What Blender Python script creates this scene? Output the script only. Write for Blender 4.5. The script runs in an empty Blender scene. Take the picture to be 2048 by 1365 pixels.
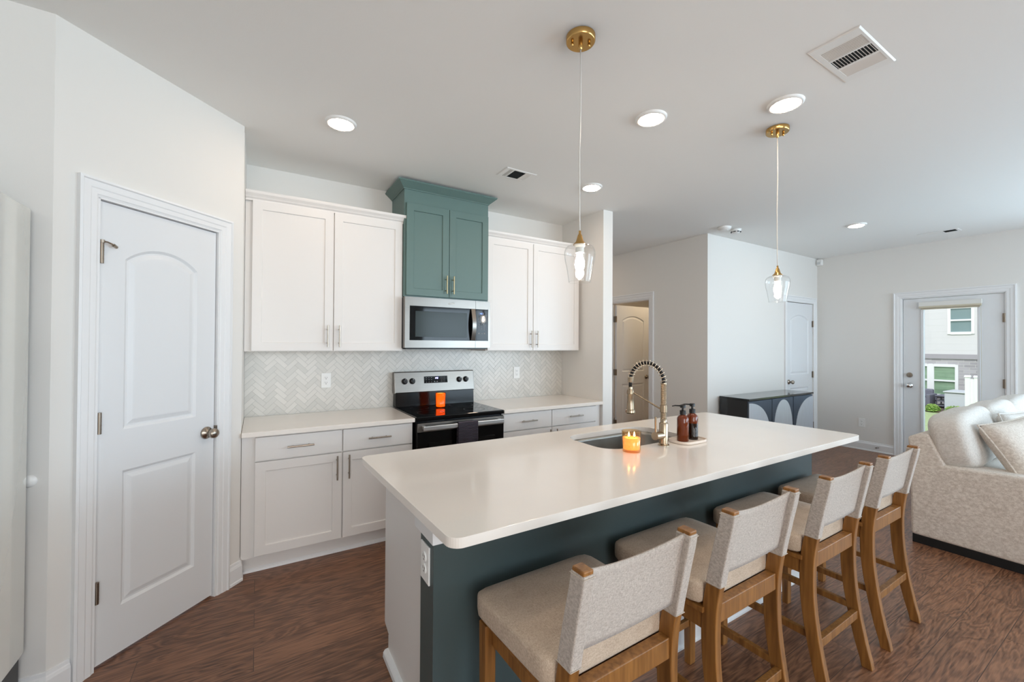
import bpy, bmesh, math, random
from mathutils import Vector, Matrix
sc = bpy.context.scene
COL = sc.collection
PI = math.pi
S2 = math.sqrt(.5)
random.seed(4)

# ------------------------------------------------------------------ camera
YAW, PITCH, ROLL, FPX, CH = math.radians(31.394), math.radians(.523), math.radians(.332), 834.9, 1.43
Fv = Vector((math.sin(YAW)*math.cos(PITCH), math.cos(YAW)*math.cos(PITCH), math.sin(PITCH)))
Rv = Vector((math.cos(YAW), -math.sin(YAW), 0)); Uv = Rv.cross(Fv)
R2 = Rv*math.cos(ROLL)+Uv*math.sin(ROLL); U2 = -Rv*math.sin(ROLL)+Uv*math.cos(ROLL)
cd = bpy.data.cameras.new('camera'); cam = bpy.data.objects.new('camera', cd); COL.objects.link(cam)
cam.matrix_world = Matrix(((R2.x, U2.x, -Fv.x, 0), (R2.y, U2.y, -Fv.y, 0), (R2.z, U2.z, -Fv.z, CH), (0, 0, 0, 1)))
cd.sensor_width = 36; cd.sensor_fit = 'HORIZONTAL'; cd.lens = FPX/2048*36; cd.clip_start = .05
sc.camera = cam

# ------------------------------------------------------------------ world, sun, window light, exposure
H = 2.749
w = bpy.data.worlds.new('world'); sc.world = w; w.use_nodes = True
wn = w.node_tree; wn.nodes.clear()
wo = wn.nodes.new('ShaderNodeOutputWorld'); wb = wn.nodes.new('ShaderNodeBackground')
wtc = wn.nodes.new('ShaderNodeTexCoord'); wsx = wn.nodes.new('ShaderNodeSeparateXYZ'); wr = wn.nodes.new('ShaderNodeValToRGB')
wr.color_ramp.elements[0].position = .0; wr.color_ramp.elements[0].color = (.92, .95, 1, 1)
wr.color_ramp.elements[1].position = .7; wr.color_ramp.elements[1].color = (.6, .76, 1, 1)
wn.links.new(wtc.outputs['Generated'], wsx.inputs[0]); wn.links.new(wsx.outputs['Z'], wr.inputs[0])
wn.links.new(wr.outputs[0], wb.inputs[0]); wn.links.new(wb.outputs[0], wo.inputs[0])
wb.inputs[1].default_value = .62
def lamp(name, kind, loc, target, energy, color, **k):
    l = bpy.data.lights.new(name, kind); o = bpy.data.objects.new(name, l); COL.objects.link(o)
    o.location = loc; l.energy = energy; l.color = color
    d = Vector(target)-Vector(loc); o.rotation_euler = d.to_track_quat('-Z', 'Y').to_euler()
    for a, b in k.items(): setattr(l, a, b)
    return o
lamp('sun', 'SUN', (0, 0, 12), (6, 1.5, 6), 1.15, (1, .96, .9), angle=math.radians(1.5))
# added area lamps for daylight at unseen rear and living room windows
COOL = (.66, .84, 1.0)
lamp('added_rear_daylight', 'AREA', (-.1, -3.85, 1.5), (.2, 3.0, .9), 66, (.97, .97, .98), shape='RECTANGLE', size=2.8, size_y=2.0)
lamp('added_rear_daylight', 'AREA', (5.0, -3.85, 1.5), (4.4, -1.5, 2.6), 96, COOL, shape='RECTANGLE', size=2.8, size_y=2.0)
lamp('added_side_daylight', 'AREA', (7.55, -1.45, 1.5), (5.2, -.8, 2.6), 84, (.60, .81, 1.0), shape='RECTANGLE', size=2.8, size_y=1.8)
vs = sc.view_settings; vs.view_transform = 'Standard'; vs.look = 'None'; vs.gamma = 1; vs.exposure = 0.96; vs.use_curve_mapping = False
cy = sc.cycles
cy.use_denoising = True
cy.max_bounces = 14; cy.diffuse_bounces = 7; cy.glossy_bounces = 6; cy.transmission_bounces = 8; cy.transparent_max_bounces = 12
cy.sample_clamp_indirect = 6; cy.caustics_reflective = False; cy.caustics_refractive = False

# ------------------------------------------------------------------ materials
def lin(c):
    return tuple(((v/255)/12.92 if v/255 <= .04045 else ((v/255+.055)/1.055)**2.4) for v in c)
MATS = {}
def mat(name, rgb, rough=.5, metal=0, spec=.5, bump=None, noise=None, coat=0, emit=None, estr=0, trans=0, ior=1.45, sheen=0, aniso=0, alpha=1):
    """rgb in sRGB 0-255; bump=(scale, strength); noise=(scale, amount, stretch) slow value variation"""
    if name in MATS: return MATS[name]
    m = bpy.data.materials.new(name); m.use_nodes = True; nt = m.node_tree; b = nt.nodes['Principled BSDF']
    b.inputs['Base Color'].default_value = (*lin(rgb), 1); b.inputs['Roughness'].default_value = rough
    b.inputs['Metallic'].default_value = metal; b.inputs['Specular IOR Level'].default_value = spec
    b.inputs['Coat Weight'].default_value = coat; b.inputs['Transmission Weight'].default_value = trans; b.inputs['IOR'].default_value = ior
    b.inputs['Sheen Weight'].default_value = sheen; b.inputs['Anisotropic'].default_value = aniso
    if coat: b.inputs['Coat Roughness'].default_value = .045
    if emit: b.inputs['Emission Color'].default_value = (*lin(emit), 1); b.inputs['Emission Strength'].default_value = estr
    tc = nt.nodes.new('ShaderNodeTexCoord')
    if noise:
        s, a, st = noise
        mp = nt.nodes.new('ShaderNodeMapping'); mp.inputs['Scale'].default_value = st
        n = nt.nodes.new('ShaderNodeTexNoise'); n.inputs['Scale'].default_value = s; n.inputs['Detail'].default_value = 5
        r = nt.nodes.new('ShaderNodeMapRange'); r.inputs['From Min'].default_value = .25; r.inputs['From Max'].default_value = .75
        r.inputs['To Min'].default_value = 1-a; r.inputs['To Max'].default_value = 1+a*.6
        mx = nt.nodes.new('ShaderNodeVectorMath'); mx.operation = 'SCALE'; mx.inputs[0].default_value = lin(rgb)
        L = nt.links.new
        L(tc.outputs['Object'], mp.inputs[0]); L(mp.outputs[0], n.inputs['Vector']); L(n.outputs['Fac'], r.inputs[0]); L(r.outputs[0], mx.inputs['Scale'])
        L(mx.outputs[0], b.inputs['Base Color'])
    if bump:
        n2 = nt.nodes.new('ShaderNodeTexNoise'); n2.inputs['Scale'].default_value = bump[0]; n2.inputs['Detail'].default_value = 3
        bp = nt.nodes.new('ShaderNodeBump'); bp.inputs['Strength'].default_value = bump[1]; bp.inputs['Distance'].default_value = .002
        nt.links.new(tc.outputs['Object'], n2.inputs['Vector']); nt.links.new(n2.outputs['Fac'], bp.inputs['Height']); nt.links.new(bp.outputs[0], b.inputs['Normal'])
    MATS[name] = m
    return m
WALL = mat('wall_paint', (225, 223, 219), .85, bump=(250, .06))
CEIL = mat('ceiling_paint', (239, 239, 237), .9, bump=(180, .08))
TRIM = mat('trim_paint', (229, 230, 231), .42)
DOORW = mat('door_paint', (222, 224, 226), .38)
CAB = mat('cabinet_white_paint', (228, 225, 222), .38)
CABG = mat('cabinet_green_paint', (97, 122, 118), .4)
ISLG = mat('island_green_paint', (66, 79, 80), .42)
QUARTZ = mat('quartz', (236, 229, 221), .2, noise=(3.5, .025, (1, 1, 1)), coat=.35)
QUARTZE = QUARTZ
STEEL = mat('brushed_steel', (136, 132, 127), .3, 1, noise=(40, .05, (.05, 1, 8)))
STEELD = mat('sink_steel', (150, 145, 138), .3, 1, noise=(30, .08, (1, 8, 1)))
NICKEL = mat('satin_nickel', (166, 156, 144), .28, 1)
HINGE = mat('hinge_metal', (140, 128, 115), .35, 1)
CHROME = mat('chrome', (215, 215, 215), .1, 1)
BRASS = mat('brass', (196, 158, 98), .22, 1)
CHAMP = mat('champagne_metal', (168, 150, 127), .25, 1)
BLKGLASS = mat('black_glass', (8, 8, 9), .05, spec=.3)
BLKEN = mat('black_enamel', (9, 9, 10), .15, spec=.2)
BLKPL = mat('black_plastic', (18, 18, 19), .35)
RUBBER = mat('black_rubber', (22, 21, 20), .6)
PLASTW = mat('white_plastic', (236, 236, 234), .35)
DARK = mat('recess_shade', (20, 22, 22), .8)  # dark colour put in for the shade inside recesses
FRIDGE = mat('fridge_gloss', (226, 226, 220), .10, .55, spec=.8, coat=1)
WAX = mat('candle_wax_glow', (250, 205, 150), .5, emit=(255, 176, 96), estr=.6, noise=(60, .3, (1, 1, 1)))  # flame glow put into the wax as emission
FLAME = mat('flame', (255, 220, 150), .5, emit=(255, 214, 140), estr=14)
LIGHTD = mat('downlight_diffuser', (255, 250, 240), .5, emit=(255, 226, 198), estr=42)
BULB = mat('bulb_glow', (255, 250, 240), .5, emit=(255, 240, 222), estr=60)

def glass(name, tint=(1, 1, 1), rough=.02, edge=.55, base=0.03):
    """thin clear glass: mostly transparent with fresnel reflections"""
    m = bpy.data.materials.new(name); m.use_nodes = True; nt = m.node_tree; nt.nodes.clear()
    o = nt.nodes.new('ShaderNodeOutputMaterial'); mx = nt.nodes.new('ShaderNodeMixShader'); t = nt.nodes.new('ShaderNodeBsdfTransparent')
    g = nt.nodes.new('ShaderNodeBsdfGlossy'); f = nt.nodes.new('ShaderNodeLayerWeight'); f.inputs[0].default_value = .5
    t.inputs[0].default_value = (*tint, 1); g.inputs['Roughness'].default_value = rough
    pw = nt.nodes.new('ShaderNodeMath'); pw.operation = 'POWER'; pw.inputs[1].default_value = 3.5
    ad = nt.nodes.new('ShaderNodeMath'); ad.operation = 'MULTIPLY_ADD'; ad.inputs[1].default_value = edge; ad.inputs[2].default_value = base; ad.use_clamp = True
    L = nt.links.new; L(f.outputs['Facing'], pw.inputs[0]); L(pw.outputs[0], ad.inputs[0]); L(ad.outputs[0], mx.inputs[0]); L(t.outputs[0], mx.inputs[1]); L(g.outputs[0], mx.inputs[2]); L(mx.outputs[0], o.inputs[0])
    return m
GLASS = glass('clear_glass', (.985, .99, .99), edge=.6, base=.04)
PANE = glass('window_pane', (.98, .985, .98), edge=.3, base=.02)
AMBERG = mat('amber_glass', (120, 50, 14), .06, trans=.35, ior=1.3, coat=.5)
AMBERD = mat('amber_glass_dark_liquid', (26, 16, 11), .06, coat=.5)
CANDLEG = glass('candle_glass_amber', (1, .84, .62), edge=.5, base=.06)
CANDLEO = glass('candle_glass_red_orange', (1, .40, .07), edge=.4, base=.04)

def floor_material():
    m = bpy.data.materials.new('dark_wood_planks'); m.use_nodes = True; nt = m.node_tree; b = nt.nodes['Principled BSDF']; L = nt.links.new
    tc = nt.nodes.new('ShaderNodeTexCoord')
    br = nt.nodes.new('ShaderNodeTexBrick'); br.offset = .37; br.offset_frequency = 2
    br.inputs['Scale'].default_value = 1; br.inputs['Brick Width'].default_value = 1.2; br.inputs['Row Height'].default_value = .165
    br.inputs['Mortar Size'].default_value = .0016; br.inputs['Mortar Smooth'].default_value = .3
    br.inputs['Color1'].default_value = (0, 0, 0, 1); br.inputs['Color2'].default_value = (1, 1, 1, 1); br.inputs['Mortar'].default_value = (.5, .5, .5, 1)
    L(tc.outputs['Object'], br.inputs['Vector'])
    sc_ = nt.nodes.new('ShaderNodeVectorMath'); sc_.operation = 'MULTIPLY_ADD'
    sc_.inputs[1].default_value = (3.1, 1.7, 0); L(br.outputs['Color'], sc_.inputs[0]); L(tc.outputs['Object'], sc_.inputs[2])
    mp = nt.nodes.new('ShaderNodeMapping'); mp.inputs['Scale'].default_value = (1.1, 6.5, 1); L(sc_.outputs[0], mp.inputs[0])
    n1 = nt.nodes.new('ShaderNodeTexNoise'); n1.inputs['Scale'].default_value = 1.6; n1.inputs['Detail'].default_value = 3; n1.inputs['Distortion'].default_value = .8
    L(mp.outputs[0], n1.inputs['Vector'])
    # growth rings: bands from a smooth noise field
    wv = nt.nodes.new('ShaderNodeMath'); wv.operation = 'MULTIPLY'; wv.inputs[1].default_value = 60; L(n1.outputs['Fac'], wv.inputs[0])
    sn = nt.nodes.new('ShaderNodeMath'); sn.operation = 'SINE'; L(wv.outputs[0], sn.inputs[0])
    mp2 = nt.nodes.new('ShaderNodeMapping'); mp2.inputs['Scale'].default_value = (4, 60, 1); L(sc_.outputs[0], mp2.inputs[0])
    n2 = nt.nodes.new('ShaderNodeTexNoise'); n2.inputs['Scale'].default_value = 2; n2.inputs['Detail'].default_value = 6; L(mp2.outputs[0], n2.inputs['Vector'])
    a1 = nt.nodes.new('ShaderNodeMath'); a1.operation = 'MULTIPLY_ADD'; a1.inputs[1].default_value = .12; a1.inputs[2].default_value = 0; L(sn.outputs[0], a1.inputs[0])
    a2 = nt.nodes.new('ShaderNodeMath'); a2.operation = 'ADD'; L(a1.outputs[0], a2.inputs[0]); L(n2.outputs['Fac'], a2.inputs[1])
    sp = nt.nodes.new('ShaderNodeSeparateColor'); L(br.outputs['Color'], sp.inputs[0])
    a3 = nt.nodes.new('ShaderNodeMath'); a3.operation = 'MULTIPLY_ADD'; a3.inputs[1].default_value = .16; L(sp.outputs[0], a3.inputs[0]); L(a2.outputs[0], a3.inputs[2])
    rp = nt.nodes.new('ShaderNodeValToRGB'); e = rp.color_ramp.elements
    e[0].position = .3; e[0].color = (*lin((82, 54, 38)), 1); e[1].position = .85; e[1].color = (*lin((152, 108, 80)), 1)
    k = e.new(.56); k.color = (*lin((120, 83, 61)), 1)
    L(a3.outputs[0], rp.inputs[0])
    mx = nt.nodes.new('ShaderNodeMix'); mx.data_type = 'RGBA'; mx.inputs['B'].default_value = (*lin((74, 50, 37)), 1)
    L(br.outputs['Fac'], mx.inputs['Factor']); L(rp.outputs[0], mx.inputs['A']); L(mx.outputs['Result'], b.inputs['Base Color'])
    rr = nt.nodes.new('ShaderNodeMapRange'); rr.inputs['To Min'].default_value = .24; rr.inputs['To Max'].default_value = .42; L(n2.outputs['Fac'], rr.inputs[0]); L(rr.outputs[0], b.inputs['Roughness'])
    bp = nt.nodes.new('ShaderNodeBump'); bp.inputs['Strength'].default_value = .35; bp.inputs['Distance'].default_value = .0015
    s3 = nt.nodes.new('ShaderNodeMath'); s3.operation = 'SUBTRACT'; L(a2.outputs[0], s3.inputs[0]); L(br.outputs['Fac'], s3.inputs[1]); L(s3.outputs[0], bp.inputs['Height'])
    L(bp.outputs[0], b.inputs['Normal'])
    return m
FLOOR = floor_material()

def wood_material(name, c0, c1, axis=(60, 60, 4), rough=.45):
    m = bpy.data.materials.new(name); m.use_nodes = True; nt = m.node_tree; b = nt.nodes['Principled BSDF']; L = nt.links.new
    tc = nt.nodes.new('ShaderNodeTexCoord'); mp = nt.nodes.new('ShaderNodeMapping'); mp.inputs['Scale'].default_value = axis
    n = nt.nodes.new('ShaderNodeTexNoise'); n.inputs['Scale'].default_value = 1; n.inputs['Detail'].default_value = 6; n.inputs['Distortion'].default_value = .4
    rp = nt.nodes.new('ShaderNodeValToRGB'); e = rp.color_ramp.elements; e[0].position = .3; e[0].color = (*lin(c0), 1); e[1].position = .72; e[1].color = (*lin(c1), 1)
    L(tc.outputs['Object'], mp.inputs[0]); L(mp.outputs[0], n.inputs['Vector']); L(n.outputs['Fac'], rp.inputs[0]); L(rp.outputs[0], b.inputs['Base Color'])
    b.inputs['Roughness'].default_value = rough
    return m
OAK = wood_material('honey_oak', (108, 68, 27), (156, 106, 52))

def fabric_material(name, c0, c1, fine=260, rough=.95, blotch=None):
    m = bpy.data.materials.new(name); m.use_nodes = True; nt = m.node_tree; b = nt.nodes['Principled BSDF']; L = nt.links.new
    tc = nt.nodes.new('ShaderNodeTexCoord')
    ns = []
    for s in ((fine*.25, fine*1.5, fine*1.5), (fine*1.5, fine*.25, fine*.35)):
        mp = nt.nodes.new('ShaderNodeMapping'); mp.inputs['Scale'].default_value = s
        n = nt.nodes.new('ShaderNodeTexNoise'); n.inputs['Scale'].default_value = 1; n.inputs['Detail'].default_value = 3
        L(tc.outputs['Object'], mp.inputs[0]); L(mp.outputs[0], n.inputs['Vector']); ns.append(n)
    ad = nt.nodes.new('ShaderNodeMath'); ad.operation = 'ADD'; L(ns[0].outputs['Fac'], ad.inputs[0]); L(ns[1].outputs['Fac'], ad.inputs[1])
    src = ad
    if blotch:
        n = nt.nodes.new('ShaderNodeTexNoise'); n.inputs['Scale'].default_value = blotch; n.inputs['Detail'].default_value = 4; L(tc.outputs['Object'], n.inputs['Vector'])
        a2 = nt.nodes.new('ShaderNodeMath'); a2.operation = 'MULTIPLY_ADD'; a2.inputs[1].default_value = .5; L(n.outputs['Fac'], a2.inputs[0]); L(ad.outputs[0], a2.inputs[2])
        a3 = nt.nodes.new('ShaderNodeMath'); a3.operation = 'SUBTRACT'; a3.inputs[1].default_value = .25; L(a2.outputs[0], a3.inputs[0]); src = a3
    r = nt.nodes.new('ShaderNodeMapRange'); r.inputs['From Min'].default_value = .75; r.inputs['From Max'].default_value = 1.25; L(src.outputs[0], r.inputs[0])
    mx = nt.nodes.new('ShaderNodeMix'); mx.data_type = 'RGBA'; mx.inputs['A'].default_value = (*lin(c0), 1); mx.inputs['B'].default_value = (*lin(c1), 1)
    L(r.outputs[0], mx.inputs['Factor']); L(mx.outputs['Result'], b.inputs['Base Color']); b.inputs['Roughness'].default_value = rough
    b.inputs['Specular IOR Level'].default_value = .2; b.inputs['Sheen Weight'].default_value = .15
    bp = nt.nodes.new('ShaderNodeBump'); bp.inputs['Strength'].default_value = .3; bp.inputs['Distance'].default_value = .001; L(ad.outputs[0], bp.inputs['Height']); L(bp.outputs[0], b.inputs['Normal'])
    return m
LINEN = fabric_material('stool_linen', (160, 149, 140), (198, 188, 178), 420)
SEATF = fabric_material('stool_seat_fabric', (168, 148, 128), (202, 183, 163), 500, blotch=14)
SOFAF = fabric_material('sofa_fabric', (190, 179, 168), (228, 221, 212), 210)
CUSHF = fabric_material('sofa_cushion_fabric', (194, 188, 181), (222, 218, 212), 210)
TOWELF = fabric_material('towel_fabric', (44, 36, 46), (104, 92, 104), 160)

# ------------------------------------------------------------------ helpers
ROOTM = {}
def tag(o, label=None, cat=None, group=None, kind=None):
    if label: o['label'] = label
    if cat: o['category'] = cat
    if group: o['group'] = group
    if kind: o['kind'] = kind
    return o
def thing(name, label, cat, loc=(0, 0, 0), rz=0, group=None):
    o = bpy.data.objects.new(name, None); COL.objects.link(o); o.empty_display_size = .1
    o.location = loc; o.rotation_euler = (0, 0, rz)
    ROOTM[o.name] = Matrix.Translation(loc) @ Matrix.Rotation(rz, 4, 'Z')
    return tag(o, label, cat, group)
def root_of(o):
    while o.parent: o = o.parent
    return o
class MB:
    def __init__(s): s.bm = bmesh.new()
    def quad(s, pts):
        vs_ = [s.bm.verts.new(p) for p in pts]
        try: s.bm.faces.new(vs_)
        except ValueError: pass
        return s
    def box(s, x0, x1, y0, y1, z0, z1, M=None):
        c = [(x0, y0, z0), (x1, y0, z0), (x1, y1, z0), (x0, y1, z0), (x0, y0, z1), (x1, y0, z1), (x1, y1, z1), (x0, y1, z1)]
        if M is not None: c = [M @ Vector(p) for p in c]
        v = [s.bm.verts.new(p) for p in c]
        for f in ((0, 3, 2, 1), (4, 5, 6, 7), (0, 1, 5, 4), (1, 2, 6, 5), (2, 3, 7, 6), (3, 0, 4, 7)): s.bm.faces.new([v[i] for i in f])
        return s
    def prism(s, poly, axis, a, b, M=None):
        """poly: 2D points; axis 'x': (y,z) extruded x; 'y': (x,z); 'z': (x,y)"""
        def P(p, t):
            q = {'x': (t, p[0], p[1]), 'y': (p[0], t, p[1]), 'z': (p[0], p[1], t)}[axis]
            return M @ Vector(q) if M is not None else q
        A = [s.bm.verts.new(P(p, a)) for p in poly]; B = [s.bm.verts.new(P(p, b)) for p in poly]
        s.bm.faces.new(A); s.bm.faces.new(B[::-1]); n = len(poly)
        for i in range(n): s.bm.faces.new((A[i], B[i], B[(i+1) % n], A[(i+1) % n]))
        return s
    def lathe(s, prof, c=(0, 0, 0), segs=32, M=None, close=False):
        """prof: (r, z) about z through c"""
        rings = []
        for r, z in prof:
            if r < 1e-6:
                p = Vector((c[0], c[1], c[2]+z)); p = M @ p if M is not None else p
                rings.append([s.bm.verts.new(p)])
            else:
                ring = []
                for k in range(segs):
                    t = 2*PI*k/segs; p = Vector((c[0]+r*math.cos(t), c[1]+r*math.sin(t), c[2]+z))
                    ring.append(s.bm.verts.new(M @ p if M is not None else p))
                rings.append(ring)
        for A, B in zip(rings, rings[1:]):
            for k in range(segs):
                k2 = (k+1) % segs
                if len(A) == 1 and len(B) == 1: continue
                if len(A) == 1: s.bm.faces.new((A[0], B[k2], B[k]))
                elif len(B) == 1: s.bm.faces.new((A[k], A[k2], B[0]))
                else: s.bm.faces.new((A[k], A[k2], B[k2], B[k]))
        return s
    def tube(s, pts, r, segs=10, caps=True, M=None):
        pts = [Vector(p) for p in pts]
        if M is not None: pts = [M @ p for p in pts]
        rs = r if isinstance(r, (list, tuple)) else [r]*len(pts)
        t0 = (pts[1]-pts[0]).normalized(); up = Vector((0, 0, 1)) if abs(t0.z) < .9 else Vector((1, 0, 0))
        n = t0.cross(up).normalized(); rings = []
        for i, p in enumerate(pts):
            t = (pts[min(i+1, len(pts)-1)]-pts[max(i-1, 0)]).normalized()
            n = (n-t*n.dot(t)).normalized(); b = t.cross(n)
            rings.append([s.bm.verts.new(p+(n*math.cos(2*PI*k/segs)+b*math.sin(2*PI*k/segs))*rs[i]) for k in range(segs)])
        for A, B in zip(rings, rings[1:]):
            for k in range(segs): s.bm.faces.new((A[k], A[(k+1) % segs], B[(k+1) % segs], B[k]))
        if caps: s.bm.faces.new(rings[0][::-1]); s.bm.faces.new(rings[-1])
        return s
    def sweep(s, path, prof, closed=False, side=1):
        """profile (d, z) swept along XY path with mitred corners; d offsets to the right of travel * side"""
        P = [Vector((p[0], p[1], 0)) for p in path]; n = len(P); rows = []
        for i in range(n):
            def nr(a, b): d = (b-a).normalized(); return Vector((d.y, -d.x, 0))*side
            n1 = nr(P[i-1], P[i]) if (i > 0 or closed) else None; n2 = nr(P[i], P[(i+1) % n]) if (i < n-1 or closed) else None
            if n1 is None: m = n2
            elif n2 is None: m = n1
            else: m = (n1+n2)/(1+n1.dot(n2))
            rows.append([s.bm.verts.new((P[i].x+m.x*d, P[i].y+m.y*d, z)) for d, z in prof])
        rng = range(n) if closed else range(n-1)
        for i in rng:
            A, B = rows[i], rows[(i+1) % n]
            for k in range(len(prof)-1): s.bm.faces.new((A[k], A[k+1], B[k+1], B[k]))
        if not closed:
            for R_ in (rows[0], rows[-1]):
                try: s.bm.faces.new(R_)
                except ValueError: pass
        return s
    def face_with_holes(s, outer, holes, y, M=None, axis='y'):
        """planar face (triangulated) with holes; returns loops of verts"""
        def P(p):
            q = (p[0], y, p[1]) if axis == 'y' else (p[0], p[1], y)
            return M @ Vector(q) if M is not None else Vector(q)
        loops = []; es = []
        for lp in [outer]+holes:
            vv = [s.bm.verts.new(P(p)) for p in lp]; loops.append(vv)
            for i in range(len(vv)): es.append(s.bm.edges.new((vv[i], vv[(i+1) % len(vv)])))
        bmesh.ops.triangle_fill(s.bm, use_beauty=True, use_dissolve=False, edges=es)
        return loops
    def rings(s, loop, pts_list, M=None):
        cur = loop
        for pts in pts_list:
            nx = [s.bm.verts.new(M @ Vector(p) if M is not None else Vector(p)) for p in pts]; n = len(cur)
            for i in range(n): s.bm.faces.new((cur[i], cur[(i+1) % n], nx[(i+1) % n], nx[i]))
            cur = nx
        return cur
    def build(s, name, m, parent=None, bevel=0, smooth=False, world=True, segs=2, subsurf=0, autosmooth=None):
        bm = s.bm
        bmesh.ops.remove_doubles(bm, verts=bm.verts, dist=1e-6)
        bmesh.ops.recalc_face_normals(bm, faces=bm.faces)
        me = bpy.data.meshes.new(name)
        if parent is not None and world:
            bm.transform(ROOTM.get(root_of(parent).name, Matrix()).inverted())
        bm.to_mesh(me); bm.free()
        o = bpy.data.objects.new(name, me); COL.objects.link(o)
        me.materials.append(m)
        if parent is not None: o.parent = parent
        if smooth or autosmooth:
            for p in me.polygons: p.use_smooth = True
        if bevel:
            md = o.modifiers.new('b', 'BEVEL'); md.width = bevel; md.segments = segs; md.limit_method = 'ANGLE'; md.angle_limit = math.radians(40)
            md.harden_normals = False
        if subsurf:
            md = o.modifiers.new('s', 'SUBSURF'); md.levels = subsurf; md.render_levels = subsurf
        if autosmooth:
            bmx = bmesh.new(); bmx.from_mesh(me)
            for e in bmx.edges:
                if len(e.link_faces) == 2 and e.calc_face_angle(0) > math.radians(autosmooth): e.smooth = False
            bmx.to_mesh(me); bmx.free()
        return o
def B(x0, x1, y0, y1, z0, z1): return MB().box(x0, x1, y0, y1, z0, z1)
def struct(mb, name, m, **k): return tag(mb.build(name, m, **k), kind='structure')
def copy_tree(o, parent=None):
    c = o.copy(); COL.objects.link(c)
    if parent is not None: c.parent = parent
    for ch in [x for x in KIDS.get(o.name, [])]: copy_tree(ch, c)
    return c
KIDS = {}
def index_children():
    KIDS.clear()
    for o in bpy.data.objects:
        if o.parent: KIDS.setdefault(o.parent.name, []).append(o)
def RZ(deg, loc): return Matrix.Translation(loc) @ Matrix.Rotation(math.radians(deg), 4, 'Z')

def merge(dst, src):
    """fold src's mesh into dst as a second material"""
    n0 = len(dst.data.materials)
    bm = bmesh.new(); bm.from_mesh(dst.data); k = len(bm.faces); bm.from_mesh(src.data); bm.faces.ensure_lookup_table()
    for i in range(k, len(bm.faces)): bm.faces[i].material_index = n0
    bm.to_mesh(dst.data); bm.free(); dst.data.materials.append(src.data.materials[0]); bpy.data.objects.remove(src)
    return dst

# loops for panelled doors (x, z), counter-clockwise
def rect_loop(x0, x1, z0, z1, i=0): return [(x0+i, z0+i), (x1-i, z0+i), (x1-i, z1-i), (x0+i, z1-i)]
def arch_loop(x0, x1, z0, zs, za, i=0, n=14):
    c = (x0+x1)/2; hw = (x1-x0)/2; rise = za-zs; R = (hw*hw+rise*rise)/(2*rise); cz = za-R; r = R-i
    a, b = x0+i, x1-i; th = math.asin((b-c)/r)
    return [(a, z0+i), (b, z0+i)] + [(c+r*math.sin(th-2*th*k/n), cz+r*math.cos(th-2*th*k/n)) for k in range(n+1)]
def panelled(mb, x0, x1, z0, z1, t, panels, M, both=False):
    """slab with front face at local y=0 and thickness t; panels: (loopfunc, [(inset, depth)...])"""
    for sgn, y in ((1, 0),)+(((-1, t),) if both else ()):
        L = mb.face_with_holes(rect_loop(x0, x1, z0, z1), [lf(0) for lf, _ in panels], y, M)
        for (lf, st), lp in zip(panels, L[1:]):
            last = mb.rings(lp, [[(p[0], y+sgn*d, p[1]) for p in lf(i)] for i, d in st], M)
            mb.bm.faces.new(last)
    if not both: mb.quad([M @ Vector(p) for p in ((x0, t, z0), (x0, t, z1), (x1, t, z1), (x1, t, z0))])
    for a in (((x0, 0, z0), (x1, 0, z0), (x1, t, z0), (x0, t, z0)), ((x0, 0, z1), (x1, 0, z1), (x1, t, z1), (x0, t, z1)),
              ((x0, 0, z0), (x0, 0, z1), (x0, t, z1), (x0, t, z0)), ((x1, 0, z0), (x1, 0, z1), (x1, t, z1), (x1, t, z0))):
        mb.quad([M @ Vector(p) for p in a])
    return mb
def casing(mb, x0, x1, zt, w, M, z0=0, wt=None):
    """three-sided door casing around an opening, stepped profile, outer width w"""
    prof = [(w, 0), (w, .020), (w*.86, .022), (w*.80, .016), (w*.45, .014), (w*.38, .011), (w*.10, .010), (w*.05, .007), (0, .006), (0, 0)]
    wt = wt or w
    rows = []
    for (sx, sz, bx, bz) in ((-1, 0, x0, z0), (-1, 1, x0, zt), (1, 1, x1, zt), (1, 0, x1, z0)):
        rows.append([mb.bm.verts.new(M @ Vector((bx+sx*d, -p, bz+sz*d*wt/w))) for d, p in prof])
    for A, Bq in zip(rows, rows[1:]):
        for k in range(len(prof)-1): mb.bm.faces.new((A[k], A[k+1], Bq[k+1], Bq[k]))
    for R_ in (rows[0], rows[-1]): mb.bm.faces.new(R_)
    return mb
BBP = [(0, 0), (.018, 0), (.018, .012), (.014, .018), (.014, .092), (.010, .104), (.007, .108), (.005, .122), (0, .124)]
def wall_seg(mb, p0, p1, th, z0, z1, opens=()):
    """wall whose room face lies on p0->p1; thickness goes to the LEFT of travel"""
    a = Vector((p0[0], p0[1], 0)); b = Vector((p1[0], p1[1], 0)); d = (b-a); L = d.length; d.normalize()
    M = Matrix.Translation(a) @ Matrix(((d.x, -d.y, 0, 0), (d.y, d.x, 0, 0), (0, 0, 1, 0), (0, 0, 0, 1)))
    s = 0
    for (s0, s1, za, zb) in sorted(opens):
        if s0 > s: mb.box(s, s0, 0, th, z0, z1, M)
        if za > z0: mb.box(s0, s1, 0, th, z0, za, M)
        if zb < z1: mb.box(s0, s1, 0, th, zb, z1, M)
        s = s1
    if s < L: mb.box(s, L, 0, th, z0, z1, M)
    return mb

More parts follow.
